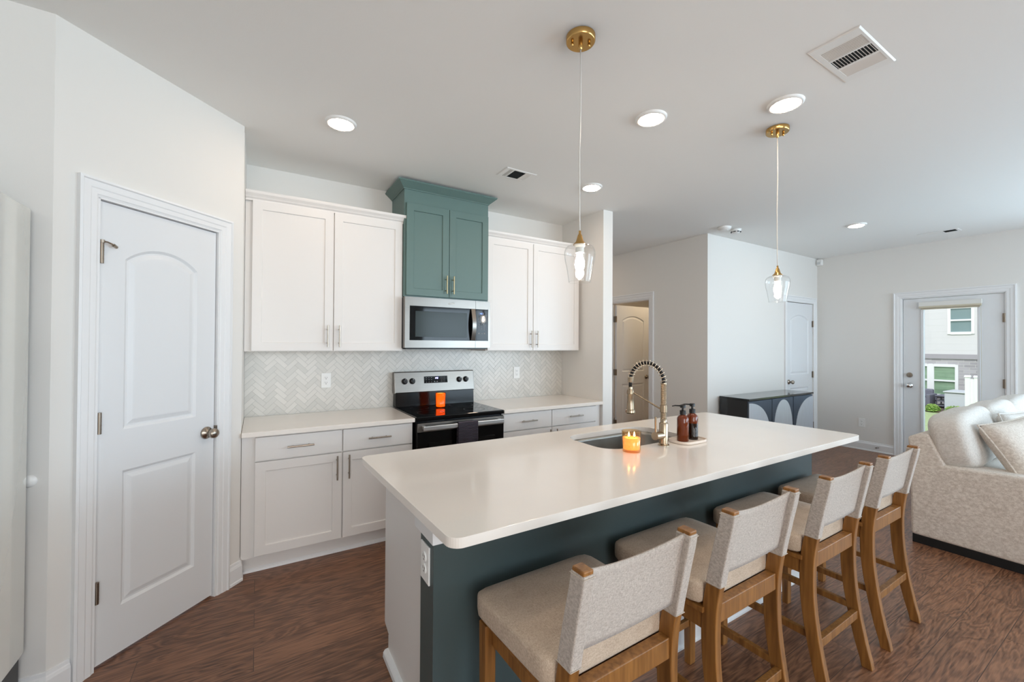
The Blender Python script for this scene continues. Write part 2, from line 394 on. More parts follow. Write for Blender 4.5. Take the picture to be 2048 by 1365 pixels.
# ------------------------------------------------------------------ room shell
BX, BY, YB = -.078, 3.006, 3.635
AX, AY = BX-.884*S2, BY-.884*S2          # near corner of the angled pantry wall
XL, XR, YR = -1.75, 7.2, -3.6
XS0, XS1, YS = 2.858, 2.981, 2.991       # stub wall at the end of the kitchen run
HX, HY = 4.488, 2.971                    # hall wall / living room back wall corner
struct(B(XL-.2, XR+.15, YR-.2, 6.2, -.12, 0), 'floor', FLOOR)
struct(B(XL-.2, XR+.15, YR-.2, 6.2, H, H+.15), 'ceiling', CEIL)
struct(wall_seg(MB(), (BX-.115, YB), (XS1, YB), .12, 0, H), 'wall_back', WALL)
struct(wall_seg(MB(), (BX, BY+.0815), (BX, YB), .115, 0, H), 'wall_pantry_return', WALL)
# angled wall with door opening; s measured from A
DL, DR, DT = .724, .168, 2.053
Ld = .884
mb = wall_seg(MB(), (AX, AY), (BX, BY), .115, 0, H, [(Ld-DL-.012, Ld-DR+.012, 0, DT+.015)])
struct(mb, 'wall_pantry_angled', WALL)
struct(wall_seg(MB(), (XL, AY), (AX-.0, AY), .115, 0, H), 'wall_pantry_front', WALL)
struct(wall_seg(MB(), (XL, YR), (XL, AY), .15, 0, H), 'wall_left', WALL)
struct(B(XS0, XS1, YS, YB, 0, H), 'wall_kitchen_end', WALL)
# hall
HD0, HD1 = 3.818, 4.60
struct(wall_seg(MB(), (HX, 6.0), (HX, HY+.12), .12, 0, H, [(6.0-HD1, 6.0-HD0, 0, 2.06)]), 'wall_hall', WALL)
struct(wall_seg(MB(), (XS1-.4, 6.0), (XR, 6.0), .12, 0, H), 'wall_hall_end', WALL)
struct(B(XS1-.12, XS1, YB+.12, 6.0, 0, H), 'wall_hall_side', WALL)
D2a, D2b = 6.300, 7.075
struct(wall_seg(MB(), (HX, HY), (XR, HY), .12, 0, H, [(D2a-HX, D2b-HX, 0, 2.062)]), 'wall_living', WALL)
# right exterior wall: glazed door and a wide window further along
ED0, ED1 = 1.993, 1.128
struct(wall_seg(MB(), (XR, 6.0), (XR, YR), .15, 0, H, [(6.0-ED0-.012, 6.0-ED1+.012, 0, 2.062), (6.0+.05, 6.0+2.95, .55, 2.45)]), 'wall_right', WALL)
struct(wall_seg(MB(), (XR, YR), (XL, YR), .15, 0, H, [(XR-6.5, XR-3.5, .45, 2.5), (XR-1.3, XR+1.5, .45, 2.5)]), 'wall_rear', WALL)
def window(n, M, w_, z0, z1):
    f = MB()
    for a in ((0, .06, z0, z1), (w_-.06, w_, z0, z1), (.06, w_-.06, z0, z0+.06), (.06, w_-.06, z1-.06, z1), (w_/2-.03, w_/2+.03, z0+.06, z1-.06), (.06, w_/2-.03, (z0+z1)/2-.02, (z0+z1)/2+.02), (w_/2+.03, w_-.06, (z0+z1)/2-.02, (z0+z1)/2+.02)):
        f.box(a[0], a[1], .05, .11, a[2], a[3], M)
    o = struct(f, 'window_%d' % n, TRIM, bevel=.004)
    p = MB().box(.05, w_-.05, .075, .081, z0+.05, z1-.05, M).build('window_pane', PANE, o, world=False)
window(1, RZ(-90, (XR, -.05, 0)), 2.9, .55, 2.45)
window(2, RZ(180, (6.5, YR, 0)), 3.0, .45, 2.5)  # unseen window, put in for soft light from behind the camera
window(3, RZ(180, (1.3, YR, 0)), 2.8, .45, 2.5)  # unseen window, placed to throw light on the left base cabinets

# baseboards
def base(name, path, side=1): return struct(MB().sweep(path, BBP, side=side), name, TRIM)
dA = lambda s: (BX-s*S2, BY-s*S2)
base('baseboard_pantry', [(XL, AY), (AX, AY), dA(.812)])
base('baseboard_pantry_end', [dA(.078), (BX, BY), (BX, BY+.06)])
base('baseboard_living', [(HX, HY), (D2a-.075, HY)])
base('baseboard_right', [(XR, HY), (XR, ED0+.09)])
base('baseboard_right_south', [(XR, ED1-.09), (XR, YR)])
base('baseboard_hall', [(HX, HD0-.075), (HX, HY), ])
base('baseboard_kitchen_end', [(XS0, YS), (XS1, YS), (XS1, YB)][:2]+[(XS1, YB)])
base('baseboard_left', [(XL, YR), (XL, 1.2)])

# ------------------------------------------------------------------ doors
def knob(parent, M, name='door_knob', m=NICKEL, r=.027):
    K = M @ Matrix.Rotation(PI/2, 4, 'X')      # lathe axis z -> local -y
    return MB().lathe([(0, 0), (r*1.2, 0), (r*1.25, .004), (r*1.1, .010), (r*.5, .014), (r*.42, .03), (r*.75, .036), (r, .048), (r*.98, .060), (r*.75, .068), (0, .072)], segs=28, M=K).build(name, m, parent, smooth=True, world=False)
def hinge(parent, M, h=.09):
    g = MB().box(-.016, .0, -.002, .004, 0, h, M)
    g.lathe([(0, -.002), (.008, -.002), (.008, h+.002), (0, h+.002)], (.002, -.008, 0), 12, M)
    for z in (h*.2, h*.4, h*.6, h*.8): g.lathe([(.0085, z-.001), (.0085, z+.001)], (.002, -.008, 0), 12, M)
    return g.build('hinge', HINGE, parent, autosmooth=40, world=False)
MOULD = [(.004, .003), (.012, .009), (.020, .009), (.040, .002), (.046, .0015)]
def two_panel_door(n, w_, h, M, t=.035, px=.105, both=False, m=DOORW, s1=1.0):
    """moulded two panel door with an arched top panel; local x from hinge-free left edge"""
    P = [(lambda i: arch_loop(px, w_-px, 1.03, 1.815, 1.885, i), MOULD), (lambda i: rect_loop(px, w_-px, .225, .84, i), MOULD)]
    return struct(panelled(MB(), 0, w_, .012, h, t, P, M, both), 'door_%d' % n, m)
# pantry door
Md = RZ(45, (*dA(DL), 0)) @ Matrix.Translation((0, .012, 0))
wd = DL-DR
d1 = two_panel_door(1, wd, DT, Md, px=.105)
knob(d1, Md @ Matrix.Translation((wd-.045, 0, .932)))
for z in (1.78, 1.03, .29):
    hh = hinge(d1, Md @ Matrix.Translation((.004, -.003, z)))
# hinge-pin door stop on the top hinge
sg = MB(); Ms = Md @ Matrix.Translation((.006, -.014, 1.875))
sg.tube([(0, 0, 0), (.014, -.010, -.002), (.028, -.014, -.008), (.040, -.010, -.012)], .0038, 8, M=Ms)
sg.tube([(.036, -.011, -.011), (.052, -.002, -.016)], .0075, 10, M=Ms)
sg.lathe([(0, -.006), (.009, -.006), (.009, .006), (0, .006)], (0, 0, 0), 12, Ms)
sg.build('hinge_pin_stop', NICKEL, d1, world=False, autosmooth=40)
Mw = RZ(45, (*dA(DL), 0))
jb = MB().box(wd+.004, wd+.012, -.004, .10, 0, DT+.01, Mw).box(-.012, -.003, -.004, .10, 0, DT+.01, Mw).box(-.012, wd+.012, -.004, .10, DT+.005, DT+.015, Mw)
jb.box(wd-.008, wd+.006, .05, .06, 0, DT+.01, Mw)
struct(jb, 'trim_1', TRIM)
MB().box(wd+.001, wd+.006, -.006, .02, .90, .965, Mw).build('strike_plate', HINGE, d1, world=False)
struct(casing(MB(), -.012, wd+.012, DT+.015, .072, Mw), 'trim_2', TRIM)
# living room door behind the sideboard
M2 = RZ(0, (D2a+.003, HY+.012, 0))
d2 = two_panel_door(2, D2b-D2a-.006, 2.055, M2, px=.12)
knob(d2, M2 @ Matrix.Translation((.07, 0, .93)), m=NICKEL)
for z in (1.72, .97, .22): hinge(d2, M2 @ Matrix.Translation((D2b-D2a-.010, -.003, z)), .09)
struct(casing(MB(), D2a, D2b, 2.062, .075, RZ(0, (0, HY, 0)), wt=.085), 'trim_3', TRIM)
# hall doorway with an open door
Mh = RZ(-90, (HX, HD1, 0))
struct(casing(MB(), 0, HD1-HD0, 2.06, .075, Mh, wt=.09), 'trim_4', TRIM)
struct(MB().box(-.0, .012, 0, .12, 0, 2.06, Mh).box(HD1-HD0-.012, HD1-HD0, 0, .12, 0, 2.06, Mh).box(0, HD1-HD0, 0, .12, 2.048, 2.06, Mh), 'trim_5', TRIM)
CREAMD = DOORW
M3 = RZ(3.0, (HX+.135, HD1-.052, 0))
d3 = two_panel_door(3, .755, 2.04, M3, px=.12, both=True)
knob(d3, M3 @ Matrix.Translation((.69, 0, .93)), m=BRASS if False else HINGE)
for z in (1.78, .98, .22):
    MB().box(HX+.112, HX+.132, HD1-.06, HD1-.012, z, z+.09).box(HX+.128, HX+.14, HD1-.052, HD1-.02, z, z+.09).build('hinge', HINGE, d3)
# exterior glazed door
Me = RZ(-90, (XR, ED0, 0))
we = ED0-ED1
GX0, GX1, GZ0, GZ1 = .172, .680, .26, 1.93
e = MB(); L = e.face_with_holes(rect_loop(0, we, .012, 2.05), [rect_loop(GX0, GX1, GZ0, GZ1)], .015, Me)
e.rings(L[1], [[(p[0], .003, p[1]) for p in rect_loop(GX0, GX1, GZ0, GZ1, .0)], [(p[0], .003, p[1]) for p in rect_loop(GX0, GX1, GZ0, GZ1, .022)], [(p[0], .058, p[1]) for p in rect_loop(GX0, GX1, GZ0, GZ1, .022)]], Me)
e.box(0, GX0+.02, .02, .058, .012, 2.05, Me).box(GX1-.02, we, .02, .058, .012, 2.05, Me).box(GX0, GX1, .02, .058, .012, GZ0+.02, Me).box(GX0, GX1, .02, .058, GZ1-.02, 2.05, Me)
for a in (((0, .015), (0, .058)), ((we, .015), (we, .058))):
    e.quad([Me @ Vector((a[0][0], a[0][1], .012)), Me @ Vector((a[0][0], a[0][1], 2.05)), Me @ Vector((a[1][0], a[1][1], 2.05)), Me @ Vector((a[1][0], a[1][1], .012))])
d4 = struct(e, 'door_4', DOORW)
MB().box(GX0+.02, GX1-.02, .034, .040, GZ0+.02, GZ1-.02, Me).build('door_glass', PANE, d4, world=False)
knob(d4, Me @ Matrix.Translation((.060, .015, .935)), m=CHROME, r=.028)
Kd = Me @ Matrix.Translation((.060, .015, 1.07)) @ Matrix.Rotation(PI/2, 4, 'X')
MB().lathe([(0, 0), (.030, 0), (.032, .006), (.028, .014), (0, .016)], segs=24, M=Kd).box(-.005, .005, -.018, .018, .012, .030, Kd).build('deadbolt', NICKEL, d4, autosmooth=40, world=False)
for z in (1.72, .97, .22): hinge(d4, Me @ Matrix.Translation((we+.003, .008, z)), .1)
struct(casing(MB(), -.012, we+.012, 2.062, .082, Me), 'trim_6', TRIM)
struct(MB().box(-.012, -.004, 0, .15, 0, 2.06, Me).box(we+.004, we+.012, 0, .15, 0, 2.06, Me).box(-.012, we+.012, 0, .15, 2.054, 2.062, Me), 'trim_7', TRIM)
# door shade: rolled roller blind over the glass
bl = thing('roller_shade', 'narrow beige roller shade rolled up above the glass of the back door', 'window shade', (XR, 1.56, 1.93))
SHADEM = mat('shade_fabric', (200, 192, 172), .9); SHADEW = mat('shade_valance', (222, 222, 218), .6)
MB().box(.157, .70, -.03, -.001, 1.945, 2.0, Me).build('valance', SHADEW, bl, bevel=.003)
MB().tube([Me @ Vector((.160, -.018, 1.935)), Me @ Vector((.697, -.018, 1.935))], .016, 14).build('roller', SHADEM, bl, smooth=False)
MB().box(.175, .682, -.006, -.003, 1.905, 1.93, Me).build('hem', SHADEM, bl)
MB().tube([Me @ Vector((.69, -.014, 1.935)), Me @ Vector((.692, -.008, 1.3)), Me @ Vector((.69, -.006, .5))], .0022, 6).build('cord', SHADEM, bl)

# ------------------------------------------------------------------ kitchen cabinets
def pull(parent, x, z, y, length, vertical, m=NICKEL):
    r = .0055; off = .03; h = length/2; q = h*.62
    g = MB()
    if vertical:
        g.tube([(x, y-off, z-h), (x, y-off, z+h)], r, 12)
        for s in (-q, q): g.tube([(x, y, z+s), (x, y-off, z+s)], .0045, 10)
    else:
        g.tube([(x-h, y-off, z), (x+h, y-off, z)], r, 12)
        for s in (-q, q): g.tube([(x+s, y, z), (x+s, y-off, z)], .0045, 10)
    return g.build('handle', m, parent, autosmooth=40)
I4 = Matrix.Identity(4)
def shaker(parent, x0, x1, z0, z1, yf, m, rail=.058, name='door', t=.02):
    P = [(lambda i: rect_loop(x0+rail, x1-rail, z0+rail, z1-rail, i), [(.0015, .009)])]
    return panelled(MB(), x0, x1, z0, z1, t, P, Matrix.Translation((0, yf, 0))).build(name, m, parent, bevel=.0012, segs=1)
def slab(parent, x0, x1, z0, z1, yf, m, name='drawer'):
    return B(x0, x1, yf, yf+.02, z0, z1).build(name, m, parent, bevel=.002)
ZU, ZT = 1.375, 2.403
YU = YB-.33                     # front of upper doors
CROWN = [(0, -.008), (.010, -.008), (.012, .004), (.022, .012), (.026, .02), (.040, .036), (.044, .048), (.044, .054), (0, .054)]
def crown(parent, path, z, m, sc_=1.0, prof=CROWN):
    return MB().sweep(path, [(d*sc_, z+h*sc_) for d, h in prof]).build('crown_molding', m, parent)
# left uppers
u = thing('wall_cabinet', 'white two-door shaker wall cabinet to the left of the green cabinet', 'kitchen cabinet', (.5, YB, ZU))
B(BX+.002, .996, YU+.021, YB-.002, ZU, ZT-.002).build('body', CAB, u)
for x0, x1, hx in ((-.035, .474, .437), (.480, .985, .517)):
    dd = shaker(u, x0, x1, ZU+.004, ZT-.004, YU, CAB)
    pull(dd, hx, 1.485, YU, .16, True)
crown(u, [(BX+.002, YU+.014), (.990, YU+.014), (.990, YB-.003)], ZT, CAB)
B(BX+.002, .992, YU+.016, YB-.002, ZT-.002, ZT+.045).build('top_rail', CAB, u)
# right uppers
u = thing('wall_cabinet', 'white two-door shaker wall cabinet to the right of the microwave', 'kitchen cabinet', (2.3, YB, ZU))
B(1.752, 2.835, YU+.021, YB-.002, ZU, ZT-.002).build('body', CAB, u)
for x0, x1, hx in ((1.760, 2.250, 2.222), (2.256, 2.820, 2.292)):
    dd = shaker(u, x0, x1, ZU+.004, ZT-.004, YU, CAB)
    pull(dd, hx, 1.485, YU, .16, True)
crown(u, [(1.760, YB-.003), (1.760, YU+.014), (2.835, YU+.014), (2.835, YB-.003)], ZT, CAB)
B(1.762, 2.833, YU+.016, YB-.002, ZT-.002, ZT+.045).build('top_rail', CAB, u)
# green cabinet over microwave
G0, G1, YG = 1.000, 1.742, YB-.374
gb = .935
u = thing('wall_cabinet', 'sage green two-door cabinet with crown molding above the microwave', 'kitchen cabinet', (1.37, YB, 1.83))
B(G0-.010, G1+.004, YG+.021, YB-.002, 1.812, 2.690).build('body', CABG, u)
for x0, x1, hx in ((G0+.005, 1.368, 1.340), (1.372, G1-.003, 1.402)):
    dd = shaker(u, x0, x1, 1.822, 2.562, YG, CABG)
    pull(dd, hx, 1.925, YG, .15, True, mat('pale_brass', (190, 176, 140), .3, 1))
CROWNG = [(0, 0), (.006, 0), (.010, .010), (.016, .016), (.052, .058), (.060, .066), (.064, .072), (.064, .084), (0, .084)]
MB().sweep([(G0-.010, YB-.003), (G0-.010, YG+.021), (G1+.004, YG+.021), (G1+.004, YB-.003)], [(d*.95, 2.672+h*.70) for d, h in CROWNG]).build('crown_molding', CABG, u)
# base cabinets
YBF = YB-.62; ZC = .889; CT = .03
def base_cab(label, x0, x1, doors, fill0, fill1, loc):
    u = thing('base_cabinet', label, 'kitchen cabinet', loc)
    B(x0, x1, YBF+.021, YB-.002, .105, ZC-CT).build('body', CAB, u)
    B(x0, x1, YBF+.075, YB-.002, 0, .105).build('toe_kick', CAB, u)
    MB().sweep([(x0, YBF+.075), (x1, YBF+.075)], [(0, 0), (.016, 0), (.012, .012), (.004, .02), (0, .022)]).build('shoe_molding', TRIM, u)
    for a, b, hinge_left in doors:
        dr = slab(u, a, b, .702, ZC-CT-.012, YBF, CAB); pull(dr, (a+b)/2, .775, YBF, .155, False)
        dd = shaker(u, a, b, .118, .694, YBF, CAB); pull(dd, b-.032 if hinge_left else a+.036, .60, YBF, .16, True)
    return u
base_cab('white shaker base cabinet with two drawers over two doors left of the range', BX+.002, .990, [(-.005, .497, True), (.504, .984, False)], 0, 0, (.48, YB, 0))
base_cab('white base cabinet with two drawers between the range and the end wall', 1.752, 2.80, [(1.758, 2.262, True), (2.268, 2.795, False)], 0, 0, (2.3, YB, 0))
B(2.795, XS0-.003, YBF+.012, YBF+.05, .0, ZC-CT).build('filler_strip', CAB, bpy.data.objects['base_cabinet.001'])
def counter(label, x0, x1):
    o = B(x0, x1, YB-.655, YB-.012, ZC-CT, ZC).build('countertop', QUARTZ, bevel=.003)
    return tag(o, label, 'countertop')
counter('cream quartz worktop along the back wall left of the range', BX+.002, .992)
counter('cream quartz worktop between the range and the end wall', 1.750, XS0-.002)

# ------------------------------------------------------------------ herringbone backsplash
def tile_material():
    m = bpy.data.materials.new('herringbone_tile'); m.use_nodes = True; nt = m.node_tree; b = nt.nodes['Principled BSDF']; L = nt.links.new
    at = nt.nodes.new('ShaderNodeAttribute'); at.attribute_name = 'tone'
    rp = nt.nodes.new('ShaderNodeValToRGB'); e = rp.color_ramp.elements; e[0].position = 0; e[0].color = (*lin((166, 166, 161)), 1); e[1].position = 1; e[1].color = (*lin((222, 219, 213)), 1)
    k = e.new(.5); k.color = (*lin((208, 206, 200)), 1); k = e.new(.12); k.color = (*lin((196, 196, 192)), 1)
    L(at.outputs['Fac'], rp.inputs[0]); L(rp.outputs[0], b.inputs['Base Color']); b.inputs['Roughness'].default_value = .3
    return m
def backsplash():
    x0, x1, z0, z1 = BX+.001, XS0-.001, ZC, 1.40
    Lt, Wt = .099, .033; g = .0018; bm = bmesh.new(); tone = bm.faces.layers.float.new('tone')
    yf = YB-.009
    cosr = math.cos(PI/4)
    N = 90
    for i in range(-N, N):
        for j in range(-40, 40):
            ox, oy = i*Wt+j*Lt, i*Wt-j*Lt
            for (ax, ay, bx_, by_) in ((ox, oy, ox+Lt, oy+Wt), (ox+Lt, oy+Wt-Lt, ox+Lt+Wt, oy+Wt)):
                cx, cy_ = (ax+bx_)/2, (ay+by_)/2
                wx = x0+(cx-cy_)*cosr; wz = z0+(cx+cy_)*cosr
                if wx < x0-.07 or wx > x1+.07 or wz < z0-.07 or wz > z1+.07: continue
                ps = []
                for px, py in ((ax+g/2, ay+g/2), (bx_-g/2, ay+g/2), (bx_-g/2, by_-g/2), (ax+g/2, by_-g/2)):
                    ps.append((x0+(px-py)*cosr, z0+(px+py)*cosr))
                t = random.random()*.42+.42
                vf = [bm.verts.new((p[0], yf, p[1])) for p in ps]; vb = [bm.verts.new((p[0], yf+.003, p[1])) for p in ps]
                f = bm.faces.new(vf); f[tone] = t
                for k in range(4):
                    f = bm.faces.new((vf[k], vf[(k+1) % 4], vb[(k+1) % 4], vb[k])); f[tone] = .1
    for co, no in (((x0, 0, 0), (-1, 0, 0)), ((x1, 0, 0), (1, 0, 0)), ((0, 0, z0), (0, 0, -1)), ((0, 0, z1), (0, 0, 1))):
        bmesh.ops.bisect_plane(bm, geom=bm.verts[:]+bm.edges[:]+bm.faces[:], plane_co=co, plane_no=no, clear_outer=True)
    y = yf+.002
    vv = [bm.verts.new(p) for p in ((x0, y, z0), (x1, y, z0), (x1, y, z1), (x0, y, z1))]; f = bm.faces.new(vv); f[tone] = .05
    vv2 = [bm.verts.new(p) for p in ((x0, YB-.0005, z0), (x1, YB-.0005, z0), (x1, YB-.0005, z1), (x0, YB-.0005, z1))]
    for k in range(4): f = bm.faces.new((vv[k], vv[(k+1) % 4], vv2[(k+1) % 4], vv2[k])); f[tone] = .5
    bmesh.ops.recalc_face_normals(bm, faces=bm.faces)
    me = bpy.data.meshes.new('backsplash'); bm.to_mesh(me); bm.free(); me.materials.append(tile_material())
    o = bpy.data.objects.new('backsplash', me); COL.objects.link(o)
    tag(o, 'pale grey herringbone tile backsplash on the kitchen back wall', 'backsplash')
backsplash()

# ------------------------------------------------------------------ outlets
SLOT = mat('outlet_slots', (60, 60, 60), .6)
def outlet(label, M, duplex=True, w_=.072, h=.118, group=None, rocker=False):
    o = thing('wall_outlet', label, 'outlet', M.translation)
    pl = MB().box(-w_/2, w_/2, -.006, 0, -h/2, h/2, M).build('cover_plate', PLASTW, o, bevel=.002)
    for cz in ((-.0195, .0195) if duplex else (-.018, .018)):
        s = MB().box(-.0075, -.0055, -.0096, -.0088, cz-.001, cz+.008, M).box(.0055, .0075, -.0096, -.0088, cz-.001, cz+.008, M).box(-.0025, .0025, -.0096, -.0088, cz-.010, cz-.005, M)
        if duplex:
            K = M @ Matrix.Translation((0, -.006, cz)) @ Matrix.Rotation(PI/2, 4, 'X')
            g = MB().lathe([(0, 0), (.0165, 0), (.0165, .003), (0, .003)], segs=20, M=K)
        else: g = MB().box(-.0165, .0165, -.009, -.005, cz-.0175, cz+.0175, M)
        merge(g.build('receptacle', PLASTW, o), s.build('slots', SLOT, o))
    return o
outlet('white duplex outlet on the herringbone tile left of the range', RZ(0, (.472, YB-.009, 1.137)))
outlet('white outlet plate on the tile right of the range', RZ(0, (2.268, YB-.009, 1.146)), duplex=False)
outlet('white outlet low on the living room wall beside the back door', RZ(-90, (XR, 2.43, .375)))

# ------------------------------------------------------------------ range
rg = thing('kitchen_range', 'stainless steel electric range with black glass cooktop', 'stove', (1.37, YB-.33, 0))
R0, R1 = 1.000, 1.744
YF = YB-.665
B(R0+.004, R1-.004, YF+.04, YB-.02, .02, .862).build('body', BLKEN, rg, bevel=.004)
ct = B(R0, R1, YF+.005, YB-.10, .862, .893).build('cooktop', BLKGLASS, rg, bevel=.006, segs=3)
rm = mat('burner_ring', (42, 42, 44), .3)
for x, y, r in ((1.17, 3.14, .10), (1.55, 3.14, .085), (1.17, 3.40, .075), (1.55, 3.40, .10)):
    MB().lathe([(r, .8935), (r+.002, .8937), (r+.004, .8935)], (x, y, 0), 40).build('burner_ring', rm, ct)
# backguard: black riser and slanted stainless control panel
MB().prism([(YB-.105, .89), (YB-.098, 1.015), (YB-.03, 1.03), (YB-.018, .89)], 'x', R0+.006, R1-.006).build('riser', BLKEN, rg, bevel=.004)
cp = MB().prism([(YB-.095, 1.012), (YB-.092, 1.004), (YB-.018, 1.004), (YB-.018, 1.188), (YB-.060, 1.190), (YB-.068, 1.183)], 'x', R0-.002, R1+.006).build('control_panel', STEEL, rg, bevel=.005, segs=3)
sl = math.atan2(.027, .171)
def panM(x, z):   # frame on the slanted face
    y = YB-.095+(z-1.012)*(.027/.171)
    return Matrix.Translation((x, y, z)) @ Matrix.Rotation(-sl, 4, 'X')
for x in (1.088, 1.155, 1.598, 1.664):
    z = 1.108
    K = panM(x, z) @ Matrix.Rotation(PI/2, 4, 'X')
    kb = MB().lathe([(0, 0), (.026, 0), (.026, .004), (.022, .006), (.019, .026), (.016, .029), (0, .029)], segs=28, M=K).box(-.0045, .0045, -.020, .020, .026, .034, K).build('knob', BLKPL, cp, autosmooth=35)
    MB().box(-.0008, .0008, .008, .019, .034, .0345, K).build('pointer', PLASTW, kb)
dp = MB().box(1.262-1.37, 1.482-1.37, -.003, .004, -.030, .030, panM(1.37, 1.115)).build('display', BLKGLASS, cp, bevel=.001)
DIG = mat('display_digits', (200, 200, 255), .5, emit=(170, 170, 255), estr=4)
ICON = mat('display_icons', (130, 132, 134), .5)
dm = panM(1.37, 1.115)
SEG = {'1': 'bc', '2': 'abged', '3': 'abgcd', '4': 'fgbc', '5': 'afgcd', '7': 'abc', '8': 'abcdefg', '0': 'abcdef', '6': 'afgedc', '9': 'abcdfg'}
def digits(mb, txt, M, h, t):
    x = 0; w_ = h*.5
    for ch in txt:
        if ch == ':':
            for z in (h*.3, h*.7): mb.box(x, x+t, -.0006, 0, z-t/2, z+t/2, M)
            x += t*2.4; continue
        R = {'a': (0, w_, h-t, h), 'd': (0, w_, 0, t), 'g': (0, w_, h/2-t/2, h/2+t/2), 'b': (w_-t, w_, h/2, h), 'c': (w_-t, w_, 0, h/2), 'f': (0, t, h/2, h), 'e': (0, t, 0, h/2)}
        for s_ in SEG[ch]: a = R[s_]; mb.box(x+a[0], x+a[1], -.0006, 0, a[2], a[3], M)
        x += w_+t*1.4
    return mb
digits(MB(), '1:42', dm @ Matrix.Translation((-.008, -.003, .006)), .013, .0018).build('clock_digits', DIG, dp)
ic = MB()
for x in (-.088, -.064, -.04):
    for z in (.018, 0, -.02): ic.box(x-.005, x+.005, -.0036, -.003, z-.0015, z+.0015, dm)
for x in (.052, .068, .084):
    for z in (.018, .006, -.006, -.018): ic.box(x-.002, x+.002, -.0036, -.003, z-.0025, z+.0025, dm)
for x in (-.012, .012): ic.box(x-.006, x+.006, -.0036, -.003, -.022, -.014, dm)
merge(dp, ic.build('display_icons', ICON, dp))
# oven door
od = B(R0+.006, R1-.006, YF, YF+.04, .20, .848).build('oven_door', BLKEN, rg, bevel=.004)
B(R0+.006, R1-.006, YF-.004, YF+.002, .782, .846).build('top_band', STEEL, od, bevel=.002)
B(R0+.09, R1-.09, YF-.003, YF+.002, .30, .70).build('oven_window', BLKGLASS, od, bevel=.001)
hd = MB().box(R0+.035, R1-.035, YF-.058, YF-.038, .800, .832).box(R0+.04, R0+.065, YF-.040, YF-.002, .803, .829).box(R1-.065, R1-.04, YF-.040, YF-.002, .803, .829)
hd.build('handle', mat('bright_steel', (205, 204, 203), .3, 1), od, bevel=.004, segs=3)
B(R0+.006, R1-.006, YF+.004, YF+.04, .03, .19).build('storage_drawer', STEEL, rg, bevel=.004)

# towel over the oven handle
def towel():
    pts = []; x0, x1 = 1.305, 1.470; y = YF-.048
    bm = bmesh.new(); nx = 26
    prof = [(y-.014, .44+.0)]
    zs = [.44+.385*k/22 for k in range(23)]
    front = [(y-.0155, z) for z in zs]; top = [(y-.014+.028*t/6*.98, .836+.006*math.sin(PI*t/6)) for t in range(7)]; back = [(y+.0155, z) for z in [.825-.25*k/14 for k in range(15)]]
    prof = front+top+back; rows = []
    for i in range(nx+1):
        u_ = i/nx; x = x0+(x1-x0)*u_; row = []
        for yy, z in prof:
            drop = max(0, .80-z); wv = .006*math.sin(u_*9+drop*4)*min(1, drop*6); s_ = -1 if yy < y else 1
            row.append(bm.verts.new((x+.012*drop*math.sin(u_*6+1)-.01*drop, yy+(wv-.004*math.cos(z*180)*.25)*1 + (-.003 if s_ < 0 else .0), z)))
        rows.append(row)
    for A, Bq in zip(rows, rows[1:]):
        for k in range(len(prof)-1): bm.faces.new((A[k], A[k+1], Bq[k+1], Bq[k]))
    me = bpy.data.meshes.new('dish_towel'); bm.to_mesh(me); bm.free(); me.materials.append(towel_mat())
    o = bpy.data.objects.new('dish_towel', me); COL.objects.link(o)
    for p in me.polygons: p.use_smooth = True
    md = o.modifiers.new('t', 'SOLIDIFY'); md.thickness = .004; md.offset = 1
    tag(o, 'dark ribbed dish towel hanging from the oven door handle', 'towel')
def towel_mat():
    m = bpy.data.materials.new('ribbed_towel'); m.use_nodes = True; nt = m.node_tree; b = nt.nodes['Principled BSDF']; L = nt.links.new
    tc = nt.nodes.new('ShaderNodeTexCoord'); wv = nt.nodes.new('ShaderNodeTexWave'); wv.bands_direction = 'Z'; wv.inputs['Scale'].default_value = 32; wv.inputs['Distortion'].default_value = .6
    rp = nt.nodes.new('ShaderNodeValToRGB'); e = rp.color_ramp.elements; e[0].color = (*lin((16, 13, 20)), 1); e[1].color = (*lin((92, 84, 98)), 1); e[0].position = .35
    L(tc.outputs['Object'], wv.inputs['Vector']); L(wv.outputs['Fac'], rp.inputs[0]); L(rp.outputs[0], b.inputs['Base Color']); b.inputs['Roughness'].default_value = .95
    bp = nt.nodes.new('ShaderNodeBump'); bp.inputs['Strength'].default_value = .8; bp.inputs['Distance'].default_value = .003; L(wv.outputs['Fac'], bp.inputs['Height']); L(bp.outputs[0], b.inputs['Normal'])
    return m
towel()
# orange candle on the cooktop
def candle(label, x, y, z, r, h, gm, wax_h, flames, wm=WAX):
    c = thing('candle', label, 'candle', (x, y, z))
    MB().lathe([(0, 0), (r*.9, 0), (r*.93, .004), (r, h), (r-.003, h), (r*.93-.003, .012), (0, .012)], (x, y, z+.0005), 36).build('jar', gm, c, smooth=True)
    MB().lathe([(0, .0125), (r*.93-.0045, .0125), (r-.0045, wax_h), (r*.6, wax_h-.002), (0, wax_h-.003)], (x, y, z+.0005), 36).build('wax', wm, c, smooth=True)
    for dx, dy in flames:
        MB().tube([(x+dx, y+dy, z+wax_h-.004), (x+dx, y+dy, z+wax_h+.006)], .0012, 6).build('wick', BLKPL, c)
        MB().lathe([(0, 0), (.0045, .003), (.0055, .008), (.003, .018), (0, .026)], (x+dx, y+dy, z+wax_h+.004), 12).build('flame', FLAME, c, smooth=True)
    return c
candle('glowing red-orange glass candle standing on the black cooktop', 1.330, 3.335, .893, .044, .128, CANDLEO, .122, [], mat('orange_wax_glow', (255, 190, 120), .5, emit=(255, 190, 100), estr=1.1))  # no flame here: the wax itself emits the candlelight

